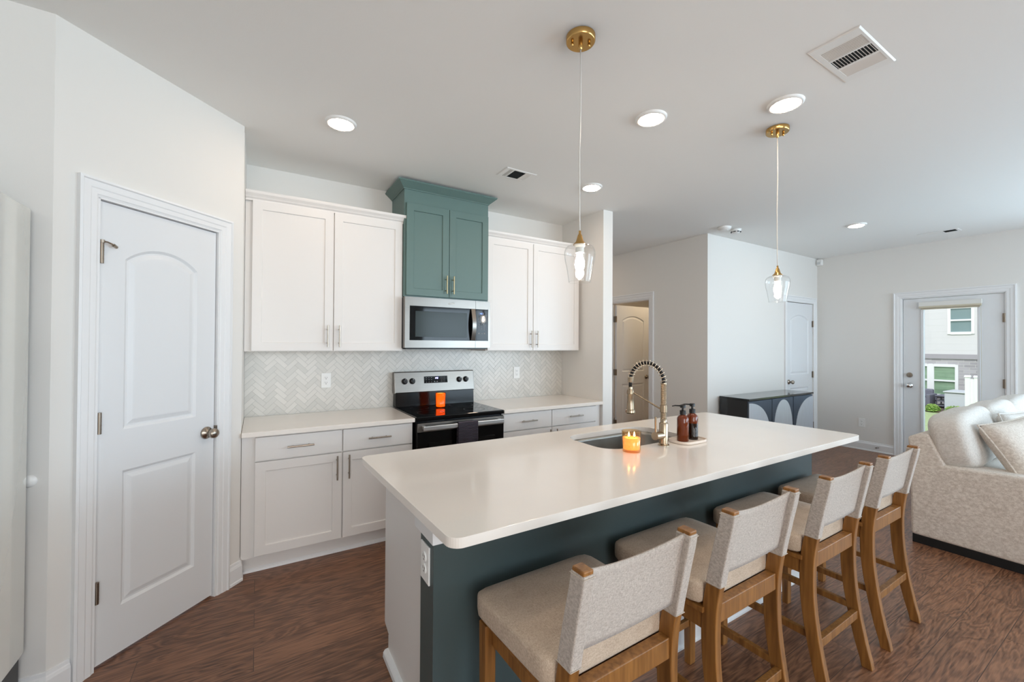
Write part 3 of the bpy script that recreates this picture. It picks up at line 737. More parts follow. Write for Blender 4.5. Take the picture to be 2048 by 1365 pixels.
# ------------------------------------------------------------------ microwave
mw = thing('microwave', 'stainless over-the-range microwave under the green cabinet', 'microwave', (1.37, YB, 1.40))
W0, W1, YM, Z0m, Z1m = .985, 1.742, 3.225, 1.402, 1.806
B(W0+.002, W1-.002, YM+.04, YB-.011, Z0m-.004, Z1m).build('body', BLKEN, mw, bevel=.003)
xd = W1-.155*0-.142   # door / control split
fr = MB()
def ring(mb, x0, x1, z0, z1, a0, a1, b0, b1, y0, y1):
    mb.box(x0, x1, y0, y1, z0, b0).box(x0, x1, y0, y1, b1, z1).box(x0, a0, y0, y1, b0, b1).box(a1, x1, y0, y1, b0, b1)
dmw = ring
door_m = MB(); ring(door_m, W0, xd-.001, Z0m, Z1m, W0+.038, xd-.0012, Z0m+.060, Z1m-.070, YM, YM+.04)
dmo = door_m.build('door', STEEL, mw, bevel=.002)
B(W0+.036, xd-.001, YM+.004, YM+.03, Z0m+.058, Z1m-.068).build('door_glass', BLKGLASS, dmo, bevel=.001)
B(W0+.085, xd-.080, YM+.002, YM+.006, Z0m+.088, Z1m-.110).build('window', mat('microwave_mesh_window', (54, 62, 62), .14, spec=.2), dmo, bevel=.001)
hp = [(xd-.028, YM-.010-.030*math.sin(PI*k/12), Z0m+.064+(Z1m-.074-Z0m-.064)*k/12) for k in range(13)]
hb = MB()
for (x, y, z), (x2, y2, z2) in zip(hp, hp[1:]):
    hb.quad([(x-.018, y, z), (x+.018, y, z), (x2+.018, y2, z2), (x2-.018, y2, z2)]); hb.quad([(x-.018, y+.010, z), (x+.018, y+.010, z), (x2+.018, y2+.010, z2), (x2-.018, y2+.010, z2)])
    for s_ in (-.018, .018): hb.quad([(x+s_, y, z), (x+s_, y+.010, z), (x2+s_, y2+.010, z2), (x2+s_, y2, z2)])
for (x, y, z) in (hp[0], hp[-1]): hb.quad([(x-.018, y, z), (x+.018, y, z), (x+.018, y+.010, z), (x-.018, y+.010, z)])
for z in (hp[0][2]+.008, hp[-1][2]-.008): hb.box(xd-.040, xd-.016, YM-.008, YM+.006, z-.008, z+.008)
hb.build('handle', STEEL, dmo, autosmooth=50)
cpn = MB(); ring(cpn, xd+.001, W1, Z0m, Z1m, xd+.0012, W1-.020, Z0m+.060, Z1m-.070, YM, YM+.04)
cpo = cpn.build('control_panel', STEEL, mw, bevel=.002)
kp = B(xd+.001, W1-.018, YM+.004, YM+.03, Z0m+.058, Z1m-.068).build('keypad', BLKGLASS, cpo, bevel=.001)
xk = xd+.030
kk = MB()
for r_ in range(3):
    for c_ in range(3): kk.box(xk+c_*.026, xk+c_*.026+.009, YM+.0032, YM+.0042, Z1m-.150-r_*.014, Z1m-.146-r_*.014)
for r_ in range(4):
    for c_ in range(3): kk.box(xk+c_*.026+.001, xk+c_*.026+.007, YM+.0032, YM+.0042, Z1m-.205-r_*.015, Z1m-.199-r_*.015)
for c_, ww in ((0, .013), (1, .016), (2, .013)): kk.box(xk+c_*.027-.002, xk+c_*.027-.002+ww, YM+.0032, YM+.0042, Z1m-.285, Z1m-.273 if c_ != 1 else Z1m-.281)
merge(kp, kk.build('keys', ICON, kp))
MB().box(xk, xk+.050, YM+.003, YM+.0042, Z1m-.118, Z1m-.098).build('display', mat('display_blue', (18, 28, 48), .2, emit=(20, 40, 90), estr=.25), kp)
digits(MB(), '1:42', Matrix.Translation((xk+.012, YM+.003, Z1m-.113)), .010, .0014).build('clock_digits', mat('mw_digits', (150, 190, 255), .5, emit=(120, 170, 255), estr=.8), kp)
B(W0+.02, W1-.02, YM+.03, YB-.06, Z0m-.012, Z0m-.003).build('underside_vent', BLKPL, mw)
# maker's mark: thin oval swoosh and small script
lg = MB(); lx, lz = 1.375, Z1m-.036
lg.tube([(lx+.026*math.cos(t), YM-.0006, lz+.008*math.sin(t)+.004*math.cos(t)) for t in [k*PI*1.7/26-.4 for k in range(27)]], .0007, 6)
lgo = lg.build('badge', NICKEL, dmo)
fc = bpy.data.curves.new('script', 'FONT'); fc.body = 'Whirlpool'; fc.size = .0135; fc.extrude = .0004; fc.align_x = 'CENTER'; fc.shear = .3
to = bpy.data.objects.new('tmp', fc); COL.objects.link(to); bpy.context.view_layer.update()
dg = bpy.context.evaluated_depsgraph_get(); me = bpy.data.meshes.new_from_object(to.evaluated_get(dg)); bpy.data.objects.remove(to)
me.transform(Matrix.Translation((lx, YM-.0006, lz-.004)) @ Matrix.Rotation(PI/2, 4, 'X')); me.transform(ROOTM[mw.name].inverted())
me.materials.clear(); me.materials.append(NICKEL); tx = bpy.data.objects.new('badge_script', me); COL.objects.link(tx); tx.parent = lgo

# ------------------------------------------------------------------ island
IX0, IX1, IY0, IY1, IZ = .445, 3.150, 1.072, 2.095, .889
isl = thing('kitchen_island', 'kitchen island base with dark green panel behind the stools and white cabinet end', 'kitchen island', (1.75, 1.6, 0))
PX0, PX1, PY0, PY1 = .491, 3.030, 1.282, 1.403
CX0 = .524
B(PX0, PX1, PY0, PY1, 0, IZ-CT-.0).build('green_panel', ISLG, isl)
cb = MB(); side = [(PY1, 0), (1.915, 0), (1.915, .105), (1.985, .125), (1.985, IZ-CT), (PY1, IZ-CT)]
cb.prism(side, 'x', CX0, CX0+.02).prism(side, 'x', PX1-.04, PX1-.02).box(CX0+.02, PX1-.04, 1.965, 1.985, .125, IZ-CT).box(CX0+.02, PX1-.04, PY1, 1.985, .105, .125).box(CX0+.02, PX1-.04, 1.895, 1.915, 0, .105)
cb.build('cabinet_body', CAB, isl)
for a, b, hl in ((.528, 1.02, True), (1.025, 1.50, False), (2.27, 2.64, True), (2.645, 3.005, False)):
    dd = panelled(MB(), -b, -a, .118, .852, .02, [(lambda i, a=a, b=b: rect_loop(-b+.058, -a-.058, .176, .794, i), [(.0015, .009)])], Matrix.Translation((0, 2.006, 0)) @ Matrix.Rotation(PI, 4, 'Z')).build('door', CAB, isl)
    MB().tube([((b if hl else a)+(-.03 if hl else .03), 2.036, .62), ((b if hl else a)+(-.03 if hl else .03), 2.036, .78)], .0055).build('handle', NICKEL, dd)
for a, b in ((1.505, 1.883), (1.887, 2.265)):
    dd = B(a, b, 1.986, 2.006, .118, .852).build('door', CAB, isl, bevel=.002)
# white support block under the worktop at the panel end
MB().box(PX0-.006, PX0+.12, PY0-.008, PY1+.05, IZ-CT-.075, IZ-CT).build('support_block', TRIM, isl, bevel=.002)
# base trim: tall flat baseboard along the stool side, round shoe on the white end
MB().sweep([(PX0, PY1), (PX0, PY0), (PX1, PY0), (PX1, PY1)][1:3], [(0, 0), (.018, 0), (.018, .010), (.012, .016), (.012, .120), (.006, .130), (.004, .150), (0, .152)], side=1).build('baseboard', TRIM, isl)
MB().sweep([(CX0, 1.93), (CX0, PY1)], [(0, 0), (.020, 0), (.024, .010), (.022, .030), (.014, .040), (0, .042)], side=1).build('shoe_molding', TRIM, isl)
B(CX0+.001, CX0+.06, 1.905, 1.93, 0, .10).build('toe_kick', CAB, isl)
outlet('white outlet on the end of the island below the worktop', RZ(-90, (PX0, (PY0+PY1)/2+.006, .70)), duplex=True, w_=.078, h=.125)

# island top with sink cut-out
def rrect(x0, x1, y0, y1, r, n=8):
    out = []
    for cx, cy_, a0 in ((x1-r, y1-r, 0), (x0+r, y1-r, 90), (x0+r, y0+r, 180), (x1-r, y0+r, 270)):
        for k in range(n+1):
            a = math.radians(a0+90*k/n); out.append((cx+r*math.cos(a), cy_+r*math.sin(a)))
    return out
SX0, SX1, SY0, SY1 = 1.545, 2.215, 1.565, 1.955
def stadium(i=0, r=.115): return rrect(SX0+i, SX1-i, SY0+i, SY1-i, r-i)
outer = [(p[0]-.034*((p[1]-IY0)/(IY1-IY0)-.5), p[1]) for p in rrect(IX0, IX1, IY0, IY1, .04)]
t = MB()
for z in (IZ, IZ-CT): t.face_with_holes(outer, [stadium()], z, axis='z')
for lp in (outer, stadium()):
    for k in range(len(lp)):
        a, b = lp[k], lp[(k+1) % len(lp)]; t.quad([(a[0], a[1], IZ), (b[0], b[1], IZ), (b[0], b[1], IZ-CT), (a[0], a[1], IZ-CT)])
it = t.build('countertop', QUARTZ, bevel=.002)
tag(it, 'large white quartz island top with rounded corners and a sink cut-out', 'countertop')
sk = thing('sink', 'undermount stainless steel sink set in the island top', 'sink', (1.88, 1.76, .66))
g = MB(); n = len(stadium())
loops = [(-.012, IZ-CT-.001), (0, IZ-CT-.001), (.004, IZ-CT-.02), (.008, .70), (.03, .672), (.10, .664)]
cur = None
for i, z in loops:
    lp = [g.bm.verts.new((p[0], p[1], z)) for p in stadium(i)]
    if cur:
        for k in range(n): g.bm.faces.new((cur[k], cur[(k+1) % n], lp[(k+1) % n], lp[k]))
    cur = lp
g.bm.faces.new(cur)
so = g.build('basin', STEELD, sk, smooth=True); md = so.modifiers.new('t', 'SOLIDIFY'); md.thickness = .0012; md.offset = -1
MB().lathe([(.045, .0005), (.045, .003), (.036, .0035), (.030, -.0), (0, -.0)], (1.88, 1.76, .664), 28).build('drain', STEEL, sk, smooth=True)

# ------------------------------------------------------------------ faucet
FX, FY = 1.892, 1.512
fa = thing('faucet', 'brushed champagne spring neck kitchen faucet beside the island sink', 'faucet', (FX, FY, IZ))
MB().lathe([(0, 0), (.030, 0), (.030, .004), (.026, .008), (.0235, .01), (.0235, .118), (.021, .122), (0, .122)], (FX, FY, IZ), 32).build('body', CHAMP, fa, autosmooth=40)
hu = MB().tube([(FX-.012, FY, IZ+.055), (FX-.078, FY-.006, IZ+.058)], .0215, 24)
ho = hu.build('valve', CHAMP, fa, autosmooth=40)
MB().tube([(FX-.068, FY-.005, IZ+.075), (FX-.069, FY-.005, IZ+.160)], .0062, 12).build('lever', CHAMP, ho, autosmooth=40)
# lower coil column (tightly wound)
zc0, zc1 = IZ+.122, 1.228
cc = [(.0135, zc0), (.017, zc0), (.017, zc0+.022), (.0145, zc0+.024)]
z = zc0+.024
while z < zc1-.006:
    cc += [(.0150, z), (.0163, z+.0022), (.0150, z+.0044)]; z += .0048
cc += [(.0165, z), (.0165, zc1), (.008, zc1)]
MB().lathe(cc, (FX, FY, 0), 28).build('coil_column', CHAMP, fa, autosmooth=60)
MB().lathe([(.0155, 1.068), (.0195, 1.068), (.0195, 1.106), (.0155, 1.106)], (FX, FY, 0), 28).build('collar', CHAMP, fa, autosmooth=40)
# spout end
TX, TY = FX-.078, FY+.165
def arc(t):
    a = PI*t; h = Vector((TX-FX, TY-FY, 0)); 
    return Vector((FX, FY, 1.228))+h*(1-math.cos(a))/2+Vector((0, 0, .104*math.sin(a) + (1.232-1.228)*t))
hose = [arc(k/40) for k in range(41)]+[Vector((TX, TY, 1.225)), Vector((TX, TY, 1.19))]
MB().tube(hose, .0092, 14).build('hose', RUBBER, fa, smooth=True)
pts = []; NT = 17; ST = NT*16
for k in range(ST+1):
    t_ = .02+.96*k/ST; p = arc(t_); q = arc(t_+.002); d = (q-p).normalized(); nrm = d.cross(Vector((1, 1, .1)).normalized()).normalized(); bn = d.cross(nrm); a = 2*PI*NT*k/ST
    pts.append(p+(nrm*math.cos(a)+bn*math.sin(a))*.0168)
MB().tube(pts, .0021, 8).build('spring', mat('spring_wire', (215, 200, 180), .2, 1), fa, smooth=True)
MB().tube([Vector((TX, TY, 1.24))+Vector((-.001, -.002, .012)), (TX, TY, 1.222)], .0155, 20).build('end_ferrule', CHAMP, fa, autosmooth=40)
MB().lathe([(0, 1.195), (.011, 1.195), (.012, 1.182), (.0175, 1.180), (.0175, 1.150), (.0165, 1.148), (.0195, 1.10), (.0215, 1.068), (.027, 1.064), (.028, 1.050), (.023, 1.044), (.018, 1.046), (0, 1.048)], (TX, TY, 0), 28).build('spray_head', CHAMP, fa, autosmooth=35)
MB().tube([(FX-.01, FY+.012, 1.085), (TX+.006, TY-.012, 1.165)], .0042, 10).lathe([(.0172, 1.155), (.0195, 1.155), (.0195, 1.172), (.0172, 1.172)], (TX, TY, 0), 24).build('support_arm', CHAMP, fa, autosmooth=40)

# ------------------------------------------------------------------ candle, tray and soap bottles on the island
candle('lit candle in a textured amber glass beside the island sink', 1.640, 1.508, IZ, .049, .104, CANDLEG, .070, [(-.012, .006), (.012, -.008)])
tr = rrect(1.975, 2.195, 1.418, 1.560, .055)
TM = mat('tray_stone', (226, 212, 198), .45)
g = MB(); loops = [(0, IZ+.003), (0, IZ+.016), (.005, IZ+.016), (.007, IZ+.008)]
def trl(i): return rrect(1.975+i, 2.195-i, 1.432+i, 1.572-i, .055-i)
g.bm.faces.new([g.bm.verts.new((p[0], p[1], IZ+.0006)) for p in trl(.004)]); cur = None
for i, z in [(.004, IZ+.0006)]+loops:
    lp = [g.bm.verts.new((p[0], p[1], z)) for p in trl(i)]
    if cur:
        for k in range(len(lp)): g.bm.faces.new((cur[k], cur[(k+1) % len(lp)], lp[(k+1) % len(lp)], lp[k]))
    cur = lp
g.bm.faces.new(cur)
tag(g.build('tray', TM, autosmooth=40), 'small cream oval tray under the two soap bottles', 'tray')
def soap(label, x, y, z, gm, rz):
    s = thing('soap_dispenser', label, 'soap bottle', (x, y, z), rz)
    r = .031
    MB().lathe([(0, 0), (r-.003, 0), (r, .003), (r, .125), (r-.002, .133), (r*.7, .142), (.014, .146), (.0135, .152), (0, .152)], segs=36).build('bottle', gm, s, world=False, smooth=True)
    p = MB().lathe([(0, .148), (.0165, .148), (.0165, .170), (.006, .173), (.006, .184), (.0145, .186), (.0150, .199), (.013, .202), (0, .202)], segs=24).build('pump', BLKPL, s, world=False, autosmooth=40)
    MB().tube([(-.008, 0, .196), (-.042, 0, .197), (-.058, 0, .193)], [.0042, .0034, .0028], 8).build('spout', BLKPL, p, world=False)
    return s
soap('orange-brown glass soap dispenser with black pump, nearer the faucet', 2.037, 1.498, IZ+.0085, AMBERG, math.radians(-40))
soap('amber glass soap dispenser with black pump and very dark contents', 2.132, 1.506, IZ+.0085, AMBERG, math.radians(-40))
bpy.data.objects['soap_dispenser.001']
MB().lathe([(0, .0), (.0312, .0), (.0314, .003), (.0314, .092), (.0, .092)], segs=36).build('contents', AMBERD, bpy.data.objects['soap_dispenser.001'], world=False, smooth=False)
bpy.data.objects['contents']['label'] = 'dark brown liquid filling two thirds of the bottle'

# ------------------------------------------------------------------ stools
def make_stool(label, loc, rz):
    s = thing('counter_stool', label, 'stool', loc, rz, 'counter stools along the island')
    zz = [0, .10, .22, .36, .48, .58, .66, .78, .905]; yy = [-.006, .016, .038, .056, .061, .057, .045, .023, .000]; dd = [.040, .043, .047, .050, .052, .050, .047, .045, .042]
    def prof(a, b, pad=0):
        # smooth profile between heights
        N = 26; Z = [a+(b-a)*k/N for k in range(N+1)]
        def f(arr, z):
            for i in range(len(zz)-1):
                if z <= zz[i+1]:
                    t_ = (z-zz[i])/(zz[i+1]-zz[i]); p0 = arr[max(i-1, 0)]; p1 = arr[i]; p2 = arr[i+1]; p3 = arr[min(i+2, len(zz)-1)]
                    return .5*((2*p1)+(-p0+p2)*t_+(2*p0-5*p1+4*p2-p3)*t_*t_+(-p0+3*p1-3*p2+p3)*t_**3)
            return arr[-1]
        return [(f(yy, z)-pad, z) for z in Z], [(f(yy, z)+f(dd, z)+pad, z) for z in Z]
    hw = .2115; pw = .031
    for sx in (-1, 1):
        bk, frt = prof(0, .912); x0, x1 = sorted((sx*hw, sx*(hw-pw)))
        MB().prism(bk+frt[::-1], 'x', x0, x1).build('back_leg', OAK, s, world=False, bevel=.003)
        x0, x1 = sorted((sx*(hw+.018), sx*(hw-.020)))
        MB().prism([(.430, .0), (.460, .0), (.470, .552), (.426, .552)], 'x', x0, x1).build('front_leg', OAK, s, world=False, bevel=.003)
        x0, x1 = sorted((sx*(hw-.004), sx*(hw-.026)))
        MB().prism([(.10, .490), (.44, .490), (.44, .552), (.10, .552)], 'x', x0, x1).build('side_rail', OAK, s, world=False, bevel=.002)
        x0, x1 = sorted((sx*(hw-.008), sx*(hw-.030)))
        B(x0, x1, .075, .440, .235, .262).build('side_stretcher', OAK, s, world=False, bevel=.002)
    B(-hw+pw-.001, hw-pw+.001, .066, .100, .522, .583).build('back_rail', OAK, s, world=False, bevel=.003)
    B(-hw+.03, hw-.03, .436, .462, .490, .552).build('front_rail', OAK, s, world=False, bevel=.002)
    B(-.222, .222, .100, .472, .550, .568).build('seat_board', OAK, s, world=False, bevel=.002)
    B(-hw+pw, hw-pw, .046, .070, .205, .240).build('back_stretcher', OAK, s, world=False, bevel=.002)
    B(-hw+.01, hw-.01, .436, .454, .17, .20).build('front_stretcher', OAK, s, world=False, bevel=.002)
    # seat cushion: rounded box
    g = MB(); bmesh.ops.create_cube(g.bm, size=2); bmesh.ops.subdivide_edges(g.bm, edges=g.bm.edges[:], cuts=11, use_grid_fill=True)
    for v in g.bm.verts:
        x, y, z = v.co; 
        def rr(a, b, n=9): 
            m = (abs(a)**n+abs(b)**n)**(1/n); mx_ = max(abs(a), abs(b)); return (mx_/m if m > 0 else 1)
        k1 = rr(x, y, 14); k2 = rr(max(abs(x), abs(y)), z, 5)
        X = x*k1*(.5+.5*k2 if False else (1-(1-k2)*.16)); Y = y*k1*(1-(1-k2)*.16); Z = z*k2
        back = (1-Y)/2; hwid = .242-.006*back
        cy0 = .296; hl = .194
        v.co = (X*hwid, cy0+Y*hl,   .604+Z*.038+.008*back+(.004*(1-X*X)*(1-Y*Y) if Z > 0 else 0))
    # cut-outs for the posts: keep the rear narrower
    for v in g.bm.verts:
        if v.co.y < -.118 and abs(v.co.x) > hw-pw-.003: v.co.x = math.copysign(hw-pw-.003, v.co.x)
    g.build('seat_cushion', SEATF, s, world=False, smooth=True)
    # fabric sleeves around the posts and sling between them
    for sx in (-1, 1):
        bk, frt = prof(.652, .902, .0025); x0, x1 = sorted((sx*(hw+.0025), sx*(hw-pw-.0025)))
        sv = MB().prism(bk+frt[::-1], 'x', x0, x1).build('back_sleeve', LINEN, s, world=False, bevel=.004)
        st = MB(); 
        for zq in (.658, .896):
            b2, f2 = prof(zq-.001, zq+.001, .0042); y0, y1 = b2[0][0], f2[0][0]; dy_ = .045
            st.tube([(x0-.0005, y0, zq), (x1+.0005, y0, zq)], .0009, 5); xs = x0-.0007 if sx < 0 else x1+.0007
            st.tube([(xs, y0, zq), (xs, y1, zq)], .0009, 5)
        st.build('stitching', mat('stitch', (196, 184, 170), .9), sv, world=False)
    g = MB(); nx, nz = 22, 12; rows = []
    for i in range(nx+1):
        u_ = i/nx; x = (-hw+pw+.001)+(2*(hw-pw)-.002)*u_; row = []
        for k in range(nz+1):
            v_ = k/nz; ztop = .903-.024*(1-(2*u_-1)**2); zbot = .688-.008*(1-(2*u_-1)**2); z = zbot+(ztop-zbot)*v_
            b2 = .045-.045*(z-.66)/.245
            y = b2+.018+(.001+.013*v_)*(1-(2*u_-1)**2)
            wr = .0018*math.sin((v_*9+u_*2))*max(0, v_-.55)*2.2
            row.append(g.bm.verts.new((x, y+wr, z)))
        rows.append(row)
    for A, Bq in zip(rows, rows[1:]):
        for k in range(nz): g.bm.faces.new((A[k], A[k+1], Bq[k+1], Bq[k]))
    o = g.build('backrest', LINEN, s, world=False, smooth=True); md = o.modifiers.new('t', 'SOLIDIFY'); md.thickness = .006; md.offset = 0
    return s
st = make_stool('linen-backed oak stool at the near end of the island, left of the other three', (.850, .730, 0), math.radians(1.0))
index_children()
for x, y, rz, lb in ((1.480, .752, .8, 'second stool from the near end of the island, between the first and third stools'),
                     (2.141, .752, .5, 'third stool along the island, standing next to the farthest stool'),
                     (2.752, .755, 0, 'stool at the far end of the island, closest to the sofa')):
    c = copy_tree(st); c.location = (x, y, 0); c.rotation_euler = (0, 0, math.radians(rz)); c['label'] = lb

# ------------------------------------------------------------------ sofa and throw pillows
def puff(mb, c, h, e=(5, 5), M=None, cuts=13, crown_=0, ripple=0):
    """rounded box centre c, half sizes h, exponent e"""
    bm2 = bmesh.new(); bmesh.ops.create_cube(bm2, size=2); bmesh.ops.subdivide_edges(bm2, edges=bm2.edges[:], cuts=cuts, use_grid_fill=True)
    for v in bm2.verts:
        x, y, z = v.co; n_ = e[0]; m = (abs(x)**n_+abs(y)**n_+abs(z)**n_)**(1/n_); mx_ = max(abs(x), abs(y), abs(z)); k = mx_/m
        X, Y, Z = x*k, y*k, z*k
        q = (1-X*X*.8)*(1-Z*Z*.8)
        yy_ = Y*(1+crown_*q) + ripple*(math.sin(X*9+Z*5)+math.sin(X*17-Z*3)*.6)*(1-abs(Y))*.02
        zz_ = Z*(1+ripple*.03*math.sin(X*13+Y*4))
        p = Vector((c[0]+X*h[0], c[1]+yy_*h[1], c[2]+zz_*h[2])); v.co = M @ p if M is not None else p
    me = bpy.data.meshes.new('t'); bm2.to_mesh(me); bm2.free(); mb.bm.from_mesh(me); bpy.data.meshes.remove(me)
    return mb
sf = thing('sofa', 'light beige fabric sofa with loose back cushions facing away from the back door', 'sofa', (5.3, .6, 0))
AXx = 4.13
MB().prism([(.06, .055), (1.105, .055), (1.108, .48), (1.100, .556), (.95, .598), (.60, .612), (.20, .612), (.075, .590), (.055, .54)], 'x', AXx, AXx+.20).build('arm', SOFAF, sf, bevel=.022, segs=4)
MB().prism([(.06, .055), (1.105, .055), (1.108, .48), (1.100, .556), (.95, .598), (.60, .612), (.20, .612), (.075, .590), (.055, .54)], 'x', 6.38, 6.58).build('arm', SOFAF, sf, bevel=.022, segs=4)
MB().prism([(1.108, .556), (1.122, .765), (1.055, .800), (1.010, .800), (.925, .600), (.925, .50), (1.105, .50)], 'x', AXx+.004, 6.576).build('back', SOFAF, sf, bevel=.016, segs=3)
B(AXx+.19, 6.39, .10, 1.10, .055, .30).build('seat_base', SOFAF, sf, bevel=.01)
for k in range(3):
    a = AXx+.205+k*.683
    puff(MB(), (a+.34, .50, .385), (.34, .44, .095), (7, 7)).build('seat_cushion', CUSHF, sf, smooth=True)
for k in range(3):
    a = AXx+.01+k*.81
    Mc = Matrix.Translation((a+.405, .895, .735)) @ Matrix.Rotation(math.radians(-14), 4, 'X') @ Matrix.Rotation(math.radians(-2), 4, 'Y')
    puff(MB(), (0, 0, .035), (.41, .115, .195), (4.6, 4.6), Mc, crown_=.10, ripple=.55, cuts=21).build('back_cushion', CUSHF, sf, smooth=True)
B(AXx+.006, 6.57, .08, 1.095, .0, .06).build('base', mat('sofa_base', (14, 13, 13), .7), sf)
def throw(label, M, hx, hz, th, m):
    t_ = thing('throw_pillow', label, 'pillow', M.translation)
    g = MB(); N = 18; rows = {}
    for side in (-1, 1):
        for i in range(N+1):
            for k in range(N+1):
                x = -1+2*i/N; z = -1+2*k/N
                pin = 1-.06*(1-x*x)*0
                ex = x*(1-.05*(1-abs(x))*0 - .07*(1-z*z)*abs(x)**3*0); 
                yv = side*th*((1-x**4)*(1-z**4))**.45
                X = x*(1-.06*(1-z*z)*abs(x)); Z = z*(1-.06*(1-x*x)*abs(z))
                rows[(side, i, k)] = g.bm.verts.new(M @ Vector((X*hx, yv, Z*hz)))
        for i in range(N):
            for k in range(N): g.bm.faces.new([rows[(side, i, k)], rows[(side, i+1, k)], rows[(side, i+1, k+1)], rows[(side, i, k+1)]])
    g.build('cushion', m, t_, smooth=True)
    lp = []
    for i in range(4*N+1):
        e_, f_ = divmod(i % (4*N), N); u_ = -1+2*f_/N
        x, z = ((u_, -1), (1, u_), (-u_, 1), (-1, -u_))[e_]
        lp.append(M @ Vector((x*(1-.06*(1-z*z)*abs(x))*hx, 0, z*(1-.06*(1-x*x)*abs(z))*hz)))
    MB().tube(lp, .006, 8, caps=False).build('piping', m, t_, smooth=True)
throw('beige piped throw pillow leaning on the sofa arm', Matrix.Translation((4.46, .590, .735)) @ Matrix.Rotation(math.radians(-24), 4, 'Z') @ Matrix.Rotation(math.radians(-30), 4, 'X') @ Matrix.Rotation(math.radians(-8), 4, 'Y'), .25, .22, .085, SOFAF)
throw('smaller pale throw pillow tucked behind the piped pillow on the sofa', Matrix.Translation((4.98, .690, .78)) @ Matrix.Rotation(math.radians(-10), 4, 'Z') @ Matrix.Rotation(math.radians(-16), 4, 'X'), .24, .16, .06, CUSHF)

# ------------------------------------------------------------------ sideboard
BODYB = mat('sideboard_black', (24, 27, 30), .22, coat=.6); FLUTE = mat('sideboard_fluted', (88, 98, 110), .35, .4, noise=(60, .12, (8, 1, .2)))
ARCHM = mat('sideboard_arch', (205, 212, 222), .34, .4, noise=(20, .06, (4, 1, .3)))
sb = thing('sideboard', 'black sideboard with silver arched door inlays against the living room wall', 'sideboard', (5.43, 2.79, 0))
X0s, X1s, Y0s, Y1s, Zs = 4.685, 6.185, 2.600, 2.945, .838
MB().box(X0s, X1s, Y0s+.02, Y1s, .08, Zs-.022).build('body', BODYB, sb, bevel=.002)
B(X0s-.003, X1s+.003, Y0s-.004, Y1s, Zs-.022, Zs).build('top', BODYB, sb, bevel=.002)
for x in (X0s+.03, X1s-.06):
    for y in (Y0s+.03, Y1s-.06): B(x, x+.03, y, y+.03, 0, .08).build('leg', BODYB, sb)
wds = (X1s-X0s)/3
for k in range(3):
    a = X0s+k*wds+.007; b = a+wds-.014
    g = MB(); nf = 30
    for i in range(nf): 
        xa = a+(b-a)*i/nf; xb = a+(b-a)*(i+1)/nf; xm = (xa+xb)/2
        g.prism([(xa, Y0s+.02), (xa, Y0s+.006), (xm, Y0s+.002), (xb, Y0s+.006), (xb, Y0s+.02)], 'z', .09, Zs-.03)
    dd = g.build('door', FLUTE, sb)
    c = (a+b)/2; rw = (b-a)*.41; zt = Zs-.050; zb = .12
    # arch: tall half ellipse; centre door full arch, outer doors half arches meeting the outer edges
    cx = {0: a+.0, 1: c, 2: b}[k]; rw = {0: (b-a)*.93, 1: (b-a)*.46, 2: (b-a)*.93}[k]
    P = []
    for j in range(41):
        t_ = PI*j/40; x = cx+rw*math.cos(t_); z = zb+(zt-zb)*(abs(math.sin(t_))**.52)
        if x < a-1e-6 or x > b+1e-6: continue
        P.append((min(max(x, a), b), z))
    if k == 0: P = P+[(a, zb)]
    if k == 2: P = [(b, zb)]+P
    P2 = []
    for p in P:
        if not P2 or (abs(p[0]-P2[-1][0])+abs(p[1]-P2[-1][1])) > 1e-4: P2.append(p)
    MB().prism(P2, 'y', Y0s-.002, Y0s+.004).build('arch_inlay', ARCHM, dd)

# ------------------------------------------------------------------ refrigerator at the left edge
fx = -.752
fr = thing('refrigerator', 'tall glossy white refrigerator at the left edge beside the pantry corner', 'refrigerator', (-1.15, 1.9, 0))
FY0, FY1, FZ0, FZ1 = 1.42, 2.350, .235, 1.947
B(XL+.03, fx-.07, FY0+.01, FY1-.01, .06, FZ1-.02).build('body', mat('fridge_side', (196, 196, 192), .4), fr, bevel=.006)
for z0, z1 in ((FZ0, FZ1),):
    for y0, y1 in ((FY0, (FY0+FY1)/2-.003), ((FY0+FY1)/2+.003, FY1)):
        dd = B(fx-.065, fx, y0, y1, z0, z1).build('door', FRIDGE, fr, bevel=.008, segs=3)
        hy = (FY0+FY1)/2+(.05 if y0 > 1.8 else -.05)
        MB().tube([(fx+.04, hy, .75), (fx+.04, hy, 1.45)], .011, 12).tube([(fx-.002, hy, .80), (fx+.04, hy, .80)], .008, 8).tube([(fx-.002, hy, 1.40), (fx+.04, hy, 1.40)], .008, 8).build('handle', STEEL, dd, autosmooth=40)
B(XL+.06, fx-.014, FY0+.02, FY1-.004, .035, .225).build('kick_plate', BLKPL, fr)
for y in (FY0+.06, FY1-.06): MB().lathe([(0, 0), (.028, 0), (.028, .014), (.012, .018), (.012, .05), (0, .05)], (fx-.045, y, 0), 16).build('foot', BLKPL, fr, autosmooth=40)
# wall bumper
MB().lathe([(0, 0), (.024, 0), (.024, .004), (.017, .010), (0, .013)], segs=24, M=Matrix.Translation((-.757, AY, .885)) @ Matrix.Rotation(PI/2, 4, 'X')).build('wall_bumper', PLASTW, smooth=True)
tag(bpy.data.objects['wall_bumper'], 'small round white wall bumper on the pantry wall beside the refrigerator', 'wall bumper')

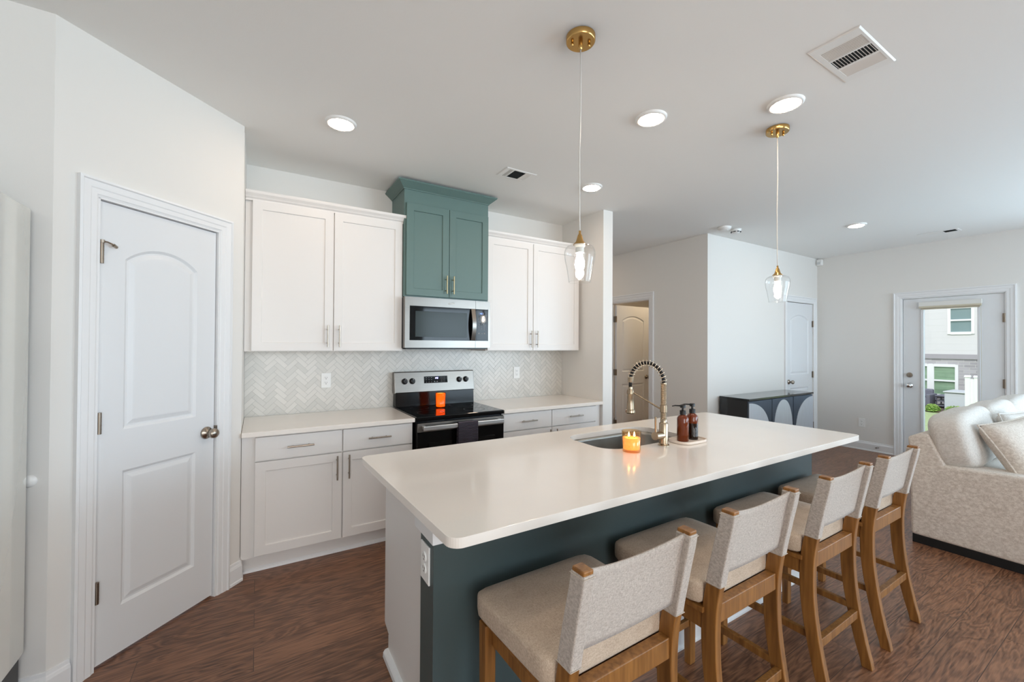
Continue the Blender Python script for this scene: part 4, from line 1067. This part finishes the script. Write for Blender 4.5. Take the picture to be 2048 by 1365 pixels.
# ------------------------------------------------------------------ ceiling fixtures
def downlight(label, x, y):
    o = thing('downlight', label, 'ceiling light', (x, y, H), 0, 'recessed ceiling lights')
    MB().lathe([(.088, 0), (.086, -.008), (.078, -.014), (.066, -.012), (.062, -.006), (.062, 0)], segs=40).build('trim_ring', PLASTW, o, world=False, smooth=True)
    MB().lathe([(.0635, -.010), (.060, -.017), (.045, -.0195), (.0, -.0205)], segs=40).build('diffuser', LIGHTD, o, world=False, smooth=True)
    return o
dl = downlight('recessed ceiling light nearest the pantry door wall', .414, 2.651)
index_children()
for x, y, lb in ((1.933, 1.637, 'recessed ceiling light between the two pendants over the island'), (2.434, 1.154, 'recessed ceiling light beside the large ceiling vent'),
                 (2.362, 2.614, 'recessed ceiling light in front of the right-hand wall cabinet'), (5.516, 1.905, 'recessed ceiling light over the living room near the back door'), (3.72, 4.75, 'unseen ceiling light added to brighten the hall behind the kitchen end wall')):  # the hall light is unseen, added to brighten the hall
    c = copy_tree(dl); c.location = (x, y, H); c['label'] = lb
def pendant(label, x, y, zb):
    """zb: height of the bell's lower rim"""
    o = thing('pendant_light', label, 'pendant lamp', (x, y, H), 0, 'glass pendant lamps over the island')
    ca = MB().lathe([(.055, 0), (.062, -.003), (.062, -.024), (.059, -.028), (0, -.028)], segs=40).build('canopy', BRASS, o, world=False, autosmooth=40)
    MB().lathe([(0, -.028), (.009, -.028), (.009, -.052), (.005, -.058), (0, -.058)], segs=16).build('stem_nut', BRASS, ca, world=False, autosmooth=40)
    for s_ in (-1, 1): MB().lathe([(0, -.028), (.005, -.028), (.0065, -.034), (.0065, -.042), (.004, -.045), (0, -.045)], (s_*.036*math.cos(.5), -s_*.036*math.sin(.5), 0), 14).build('screw', BRASS, ca, world=False, autosmooth=40)
    z = zb-H
    MB().tube([(0, 0, -.055), (.002, 0, -.3), (-.003, .001, -.5), (-.002, 0, z+.13), (0, 0, z+.03)], .0028, 8).build('cord', mat('clear_cord', (216, 214, 208), .3), o, world=False, smooth=True)
    MB().lathe([(0, z+.058), (.005, z+.058), (.0052, z+.044), (.009, z+.040), (.012, z+.028), (.017, z+.012), (.028, z+.001), (.029, z-.001), (0, z-.001)], segs=32).build('bell_cap', BRASS, o, world=False, autosmooth=50)
    MB().lathe([(0, z-.001), (.024, z-.001), (.022, z-.010), (.018, z-.014), (.018, z-.036), (0, z-.036)], segs=28).build('socket', mat('socket_white', (226, 226, 220), .4), o, world=False, autosmooth=40)
    MB().lathe([(0, z-.036), (.012, z-.036), (.013, z-.050), (.019, z-.070), (.021, z-.085), (.018, z-.102), (.008, z-.114), (0, z-.116)], segs=28).build('bulb', BULB, o, world=False, smooth=True)
    g = MB().lathe([(.028, z-.002), (.044, z-.005), (.055, z-.011), (.0615, z-.020), (.0648, z-.031), (.0655, z-.043), (.0625, z-.070), (.0555, z-.100), (.050, z-.135), (.0462, z-.160)], segs=56)
    MB().lathe([(.0458+.001*math.cos(q), z-.160+.001*math.sin(q)) for q in [k*PI/4 for k in range(9)]], segs=56).build('rim', GLASS, o, world=False, smooth=True)
    g.build('glass_shade', GLASS, o, world=False, smooth=True)
    return o
pd_ = pendant('clear glass pendant lamp with brass cap over the near half of the island', 1.165, 1.361, 1.858)
index_children()
c = copy_tree(pd_); c.location = (2.673, 1.312, H); c['label'] = 'clear glass pendant lamp with brass cap over the far half of the island'

def register(label, x0, x1, y0, y1, zones, loc=None):
    """flat ceiling register; zones: (x0,x1,y0,y1, 'x' or 'y' bar direction, count, closed) in fractions"""
    o = thing('ceiling_vent', label, 'ceiling vent', ((x0+x1)/2, (y0+y1)/2, H))
    fx_ = lambda f: x0+(x1-x0)*f; fy_ = lambda f: y0+(y1-y0)*f
    g = MB(); rects = [[(fx_(z[0]), fy_(z[2])), (fx_(z[1]), fy_(z[2])), (fx_(z[1]), fy_(z[3])), (fx_(z[0]), fy_(z[3]))] for z in zones]
    out = [(x0+.006, y0+.006), (x1-.006, y0+.006), (x1-.006, y1-.006), (x0+.006, y1-.006)]
    Ls = g.face_with_holes(out, rects, H-.005, axis='z')
    for lp, rc in zip(Ls[1:], rects): g.rings(lp, [[(p[0], p[1], H-.002) for p in rc]])
    g.rings(Ls[0], [[(x0, y0, H-.0005), (x1, y0, H-.0005), (x1, y1, H-.0005), (x0, y1, H-.0005)]])
    g.build('frame', PLASTW, o)
    MB().quad([(x0+.01, y0+.01, H-.0012), (x1-.01, y0+.01, H-.0012), (x1-.01, y1-.01, H-.0012), (x0+.01, y1-.01, H-.0012)]).build('duct_shade', DARK, o)  # flat dark sheet painted as the shade behind the louvers
    for z in zones:
        a0, a1, b0, b1 = fx_(z[0]), fx_(z[1]), fy_(z[2]), fy_(z[3]); n_ = z[5]; tilt = z[6]; lv = MB()
        for i in range(n_):
            if z[4] == 'y':   # bars run along y
                p = a0+(a1-a0)*(i+.5)/n_; w2 = (a1-a0)/n_*z[7]
                lv.quad([(p-w2/2, b0, H-.005+max(-tilt,0)), (p-w2/2, b1, H-.005+max(-tilt,0)), (p+w2/2, b1, H-.005+max(tilt,0)), (p+w2/2, b0, H-.005+max(tilt,0))])
            else:
                p = b0+(b1-b0)*(i+.5)/n_; w2 = (b1-b0)/n_*z[7]
                lv.quad([(a0, p-w2/2, H-.005+max(-tilt,0)), (a1, p-w2/2, H-.005+max(-tilt,0)), (a1, p+w2/2, H-.005+max(tilt,0)), (a0, p+w2/2, H-.005+max(tilt,0))])
        lv.build('louvers', PLASTW, o)
    return o
register('large white ceiling vent with dark slots above the stools', 2.095, 2.492, .710, .905,
         [(.14, .37, .08, .86, 'y', 8, -.0025, .5), (.40, .61, .08, .86, 'x', 13, .003, .45), (.64, .86, .08, .86, 'y', 8, -.003, .98)])
register('small white ceiling vent in front of the green cabinet', 1.568, 1.838, 2.648, 2.822,
         [(.13, .25, .12, .88, 'y', 3, -.0025, .5), (.29, .66, .12, .88, 'x', 12, .003, .5), (.70, .86, .12, .88, 'y', 4, -.003, .98)])
register('small white ceiling vent in the living room near the back door wall', 6.58, 6.74, 1.36, 1.70,
         [(.15, .85, .08, .38, 'y', 6, .003, .5), (.15, .85, .42, .92, 'y', 6, -.003, .95)])
sd = thing('smoke_detector', 'round white ceiling detector nearer the kitchen, beside the slotted one', 'smoke detector', (4.41, 2.72, H))
MB().lathe([(0, 0), (.070, 0), (.070, -.010), (.064, -.020), (.058, -.030), (.030, -.036), (0, -.037)], segs=36).build('housing', PLASTW, sd, world=False, smooth=True)
MB().lathe([(0, -.036), (.012, -.036), (.011, -.040), (0, -.040)], (.02, -.02, 0), 16).build('test_button', PLASTW, sd, world=False)
sd = thing('smoke_detector', 'small white ceiling smoke detector with dark slots near the hall corner', 'smoke detector', (4.60, 2.70, H))
MB().lathe([(0, 0), (.055, 0), (.055, -.014), (.050, -.030), (.036, -.044), (.020, -.048), (0, -.048)], segs=36).build('housing', PLASTW, sd, world=False, smooth=True)
g = MB()
for k in range(8):
    Mq = Matrix.Rotation(2*PI*k/8+.25, 4, 'Z'); g.box(.036, .0515, -.013, .013, -.036, -.028, Mq)
g.build('slots', DARK, sd, world=False)
ms = thing('motion_sensor', 'small white motion sensor high in the far corner of the living room', 'sensor', (XR-.03, 2.94, 2.67))
B(XR-.055, XR-.002, 2.89, 2.965, 2.64, 2.73).build('housing', PLASTW, ms, bevel=.012, segs=4)
B(XR-.062, XR-.05, 2.905, 2.95, 2.655, 2.69).build('lens', mat('sensor_lens', (205, 208, 208), .3), ms, bevel=.004)
db = thing('door_stop', 'small white baseboard door stop left of the back door', 'door stop', (XR-.03, 2.22, .07))
MB().lathe([(0, 0), (.012, 0), (.012, .004), (.005, .007), (.005, .05), (.010, .052), (.010, .064), (0, .064)], segs=14, M=Matrix.Translation((XR-.014, 2.25, .068)) @ Matrix.Rotation(-PI/2, 4, 'Y')).build('bumper_post', mat('stop_metal', (180, 180, 180), .3, 1), db, autosmooth=40)

# lamp inside the room behind the hall door (its own ceiling light)
hl = thing('ceiling_lamp', 'round flush ceiling lamp in the room behind the open hall door', 'ceiling light', (5.4, 4.1, H))
MB().lathe([(.15, 0), (.15, -.03), (.12, -.07), (0, -.085)], segs=32).build('lamp_shade', mat('warm_lamp', (255, 235, 200), .5, emit=(255, 226, 186), estr=22), hl, world=False, smooth=True)

# ------------------------------------------------------------------ outside: lawn, neighbouring house, patio
GZ = -.18
LAWN = mat('lawn', (178, 192, 140), .95, noise=(30, .25, (1, 1, 1))); MULCH = mat('mulch', (110, 92, 84), .95, noise=(60, .4, (1, 1, 1)))
struct(B(XR+.15, 40, -25, 25, GZ-.2, GZ), 'ground', LAWN)
struct(B(14.3, 15.95, 2.4, 8, GZ, GZ+.04), 'ground_mulch', MULCH)
struct(B(XR+.15, 8.6, 0.6, 2.6, GZ, -.04), 'ground_step', mat('concrete', (190, 186, 180), .9))
def lap(name, rgb, ht):
    m = bpy.data.materials.new(name); m.use_nodes = True; nt = m.node_tree; b = nt.nodes['Principled BSDF']; L = nt.links.new
    tc = nt.nodes.new('ShaderNodeTexCoord'); sx = nt.nodes.new('ShaderNodeSeparateXYZ'); L(tc.outputs['Object'], sx.inputs[0])
    d = nt.nodes.new('ShaderNodeMath'); d.operation = 'DIVIDE'; d.inputs[1].default_value = ht; L(sx.outputs['Z'], d.inputs[0])
    f = nt.nodes.new('ShaderNodeMath'); f.operation = 'FRACT'; L(d.outputs[0], f.inputs[0])
    bp = nt.nodes.new('ShaderNodeBump'); bp.inputs['Distance'].default_value = .02; bp.invert = True; L(f.outputs[0], bp.inputs['Height']); L(bp.outputs[0], b.inputs['Normal'])
    b.inputs['Base Color'].default_value = (*lin(rgb), 1); b.inputs['Roughness'].default_value = .7
    return m
def brickm():
    m = bpy.data.materials.new('grey_brick'); m.use_nodes = True; nt = m.node_tree; b = nt.nodes['Principled BSDF']; L = nt.links.new
    tc = nt.nodes.new('ShaderNodeTexCoord'); mp = nt.nodes.new('ShaderNodeMapping'); mp.inputs['Rotation'].default_value = (0, PI/2, PI/2)
    sx = nt.nodes.new('ShaderNodeSeparateXYZ'); cx = nt.nodes.new('ShaderNodeCombineXYZ'); L(tc.outputs['Object'], sx.inputs[0]); L(sx.outputs['Y'], cx.inputs['X']); L(sx.outputs['Z'], cx.inputs['Y'])
    br = nt.nodes.new('ShaderNodeTexBrick'); br.inputs['Scale'].default_value = 1; br.inputs['Brick Width'].default_value = .21; br.inputs['Row Height'].default_value = .072; br.inputs['Mortar Size'].default_value = .007
    br.inputs['Color1'].default_value = (*lin((160, 156, 160)), 1); br.inputs['Color2'].default_value = (*lin((184, 180, 184)), 1); br.inputs['Mortar'].default_value = (*lin((190, 188, 186)), 1)
    L(cx.outputs[0], br.inputs['Vector']); L(br.outputs['Color'], b.inputs['Base Color']); b.inputs['Roughness'].default_value = .9
    return m
nh = thing('neighbor_house', 'two-storey neighbouring house with pale siding over grey brick seen through the back door', 'house', (17, 3, GZ))
SID = lap('lap_siding', (214, 212, 212), .17); BR = brickm(); VIN = mat('vinyl_white', (240, 240, 240), .5)
WGL = mat('house_window_glass', (128, 150, 152), .08, coat=.6)
HXx = 16.0
def hwall(x0, z0, z1, m, name, holes):
    g = MB(); M = RZ(-90, (x0, 9, 0)); ops = []
    wall_seg(g, (x0, 9), (x0, -4), .2, z0, z1, [(9-h[1], 9-h[0], h[2], h[3]) for h in holes])
    return g.build(name, m, nh)
up = (3.033, 3.475, 1.816, 2.50); lw = [(3.335, 3.80, .12, .93), (3.88, 4.35, .12, .93)]
hwall(HXx, GZ, 1.245, BR, 'brick_wall', [(3.335, 4.35, .12, .93)])
hwall(HXx-.03, 1.245, 6.0, SID, 'siding_wall', [up])
sold = MB().box(HXx-.04, HXx, -4, 9, 1.12, 1.245)
sold.build('soldier_course', lap('soldier', (168, 163, 168), .5), nh)
for (y0, y1, z0, z1) in [up]+lw:
    g = MB(); xf = HXx-.06
    for a in ((y0-.03, y0+.03, z0-.03, z1+.03), (y1-.03, y1+.03, z0-.03, z1+.03), (y0+.03, y1-.03, z0-.04, z0+.03), (y0+.03, y1-.03, z1-.03, z1+.04), (y0+.03, y1-.03, (z0+z1)/2-.022, (z0+z1)/2+.022)): g.box(xf, xf+.07, a[0], a[1], a[2], a[3])
    f = g.build('window', VIN, nh)
    B(xf+.04, xf+.05, y0+.02, y1-.02, z0+.02, z1-.02).build('pane', WGL if z0 > 1 else mat('house_window_green', (140, 168, 140), .1, coat=.6, noise=(1.5, .3, (1, 1, 8))), f)
B(HXx-.05, HXx+.01, 3.80, 3.88, .08, .97).build('window_trim', VIN, nh)
B(HXx-.05, HXx+.3, 2.86, 2.94, GZ, 6.0).build('corner_trim', VIN, nh)
ac = thing('ac_unit', 'pale grey air conditioner cabinet beside the neighbouring house', 'air conditioner', (15.0, 3.1, GZ))
ACM = lap('ac_louvers', (188, 192, 196), .04)
B(14.6, 15.4, 2.90, 3.27, GZ+.04, .31).build('cabinet', ACM, ac, bevel=.02)
B(14.57, 15.43, 2.88, 3.29, .31, .34).build('lid', mat('ac_lid', (205, 208, 212), .5), ac, bevel=.01)
fn = thing('vinyl_fence', 'white vinyl privacy fence panel right of the air conditioner', 'fence', (13.6, 2.3, GZ))
for y in (2.515, 2.655): B(13.5, 13.58, y-.04, y+.04, GZ, .77).build('post', VIN, fn); 
g = MB()
for y in (2.515, 2.655): g.prism([(13.48, .77), (13.60, .77), (13.54, .81)], 'y', y-.05, y+.05)
g.build('post_cap', VIN, fn)
B(13.53, 13.55, 1.0, 2.64, GZ+.02, .73).build('fence_board', VIN, fn)
pc = thing('patio_chair', 'dark grey patio armchair by the neighbouring house', 'patio chair', (15.2, 4.0, GZ))
WICK = mat('dark_wicker', (120, 120, 132), .7, noise=(60, .3, (1, 1, 1)))
B(14.9, 15.5, 3.66, 4.30, GZ+.08, GZ+.26).build('seat', WICK, pc, bevel=.02)
B(15.38, 15.52, 3.66, 4.30, GZ+.26, .31).build('backrest', WICK, pc, bevel=.03)
B(14.9, 15.5, 3.60, 3.68, GZ+.08, GZ+.38).build('armrest', WICK, pc, bevel=.02)
B(14.9, 15.5, 4.28, 4.36, GZ+.08, GZ+.38).build('armrest', WICK, pc, bevel=.02)
for x in (14.95, 15.42):
    for y in (3.62, 4.28): B(x, x+.05, y, y+.05, GZ, GZ+.12).build('leg', WICK, pc)
pt = thing('patio_table', 'dark patio side table between the patio chair and the air conditioner', 'patio table', (15.3, 3.62, GZ))
B(15.1, 15.6, 3.36, 3.56, GZ+.33, GZ+.36).build('tabletop', WICK, pt, bevel=.01)
for z in (.08, .2): B(15.12, 15.58, 3.37, 3.55, GZ+z, GZ+z+.03).build('shelf', WICK, pt)
for x in (15.12, 15.54):
    for y in (3.37, 3.53): B(x, x+.03, y, y+.02, GZ, GZ+.33).build('leg', WICK, pt)
def shrub(label, x, y, rx, rz):
    o = thing('shrub', label, 'shrub', (x, y, GZ))
    g = MB(); rnd = random.Random(int(x*100+y*10))
    for k in range(520):
        th = rnd.uniform(0, 2*PI); ph = math.acos(rnd.uniform(-.1, 1)); r = rnd.uniform(.75, 1.05)
        c_ = Vector((x+rx*r*math.sin(ph)*math.cos(th), y+rx*r*math.sin(ph)*math.sin(th), GZ+.05+rz*r*math.cos(ph)))
        s_ = rnd.uniform(.02, .035); R_ = Matrix.Rotation(rnd.uniform(0, PI), 4, 'Z') @ Matrix.Rotation(rnd.uniform(0, PI), 4, 'X')
        g.quad([c_+R_ @ Vector(p)*s_ for p in ((-1, 0, 0), (0, -.5, .1), (1, 0, 0), (0, .5, .1))])
    g.build('leaves', mat('shrub_leaf', (160, 190, 104), .8), o)
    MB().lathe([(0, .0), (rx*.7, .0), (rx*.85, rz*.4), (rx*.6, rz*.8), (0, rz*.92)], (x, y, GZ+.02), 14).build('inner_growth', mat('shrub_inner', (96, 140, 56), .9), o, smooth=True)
    MB().tube([(x, y, GZ), (x, y, GZ+.12)], .02).build('stem', MULCH, o)
shrub('small round bright green shrub in front of the patio chair', 14.35, 3.42, .13, .15)
shrub('low bright green shrub in front of the air conditioner', 14.30, 3.00, .19, .15)
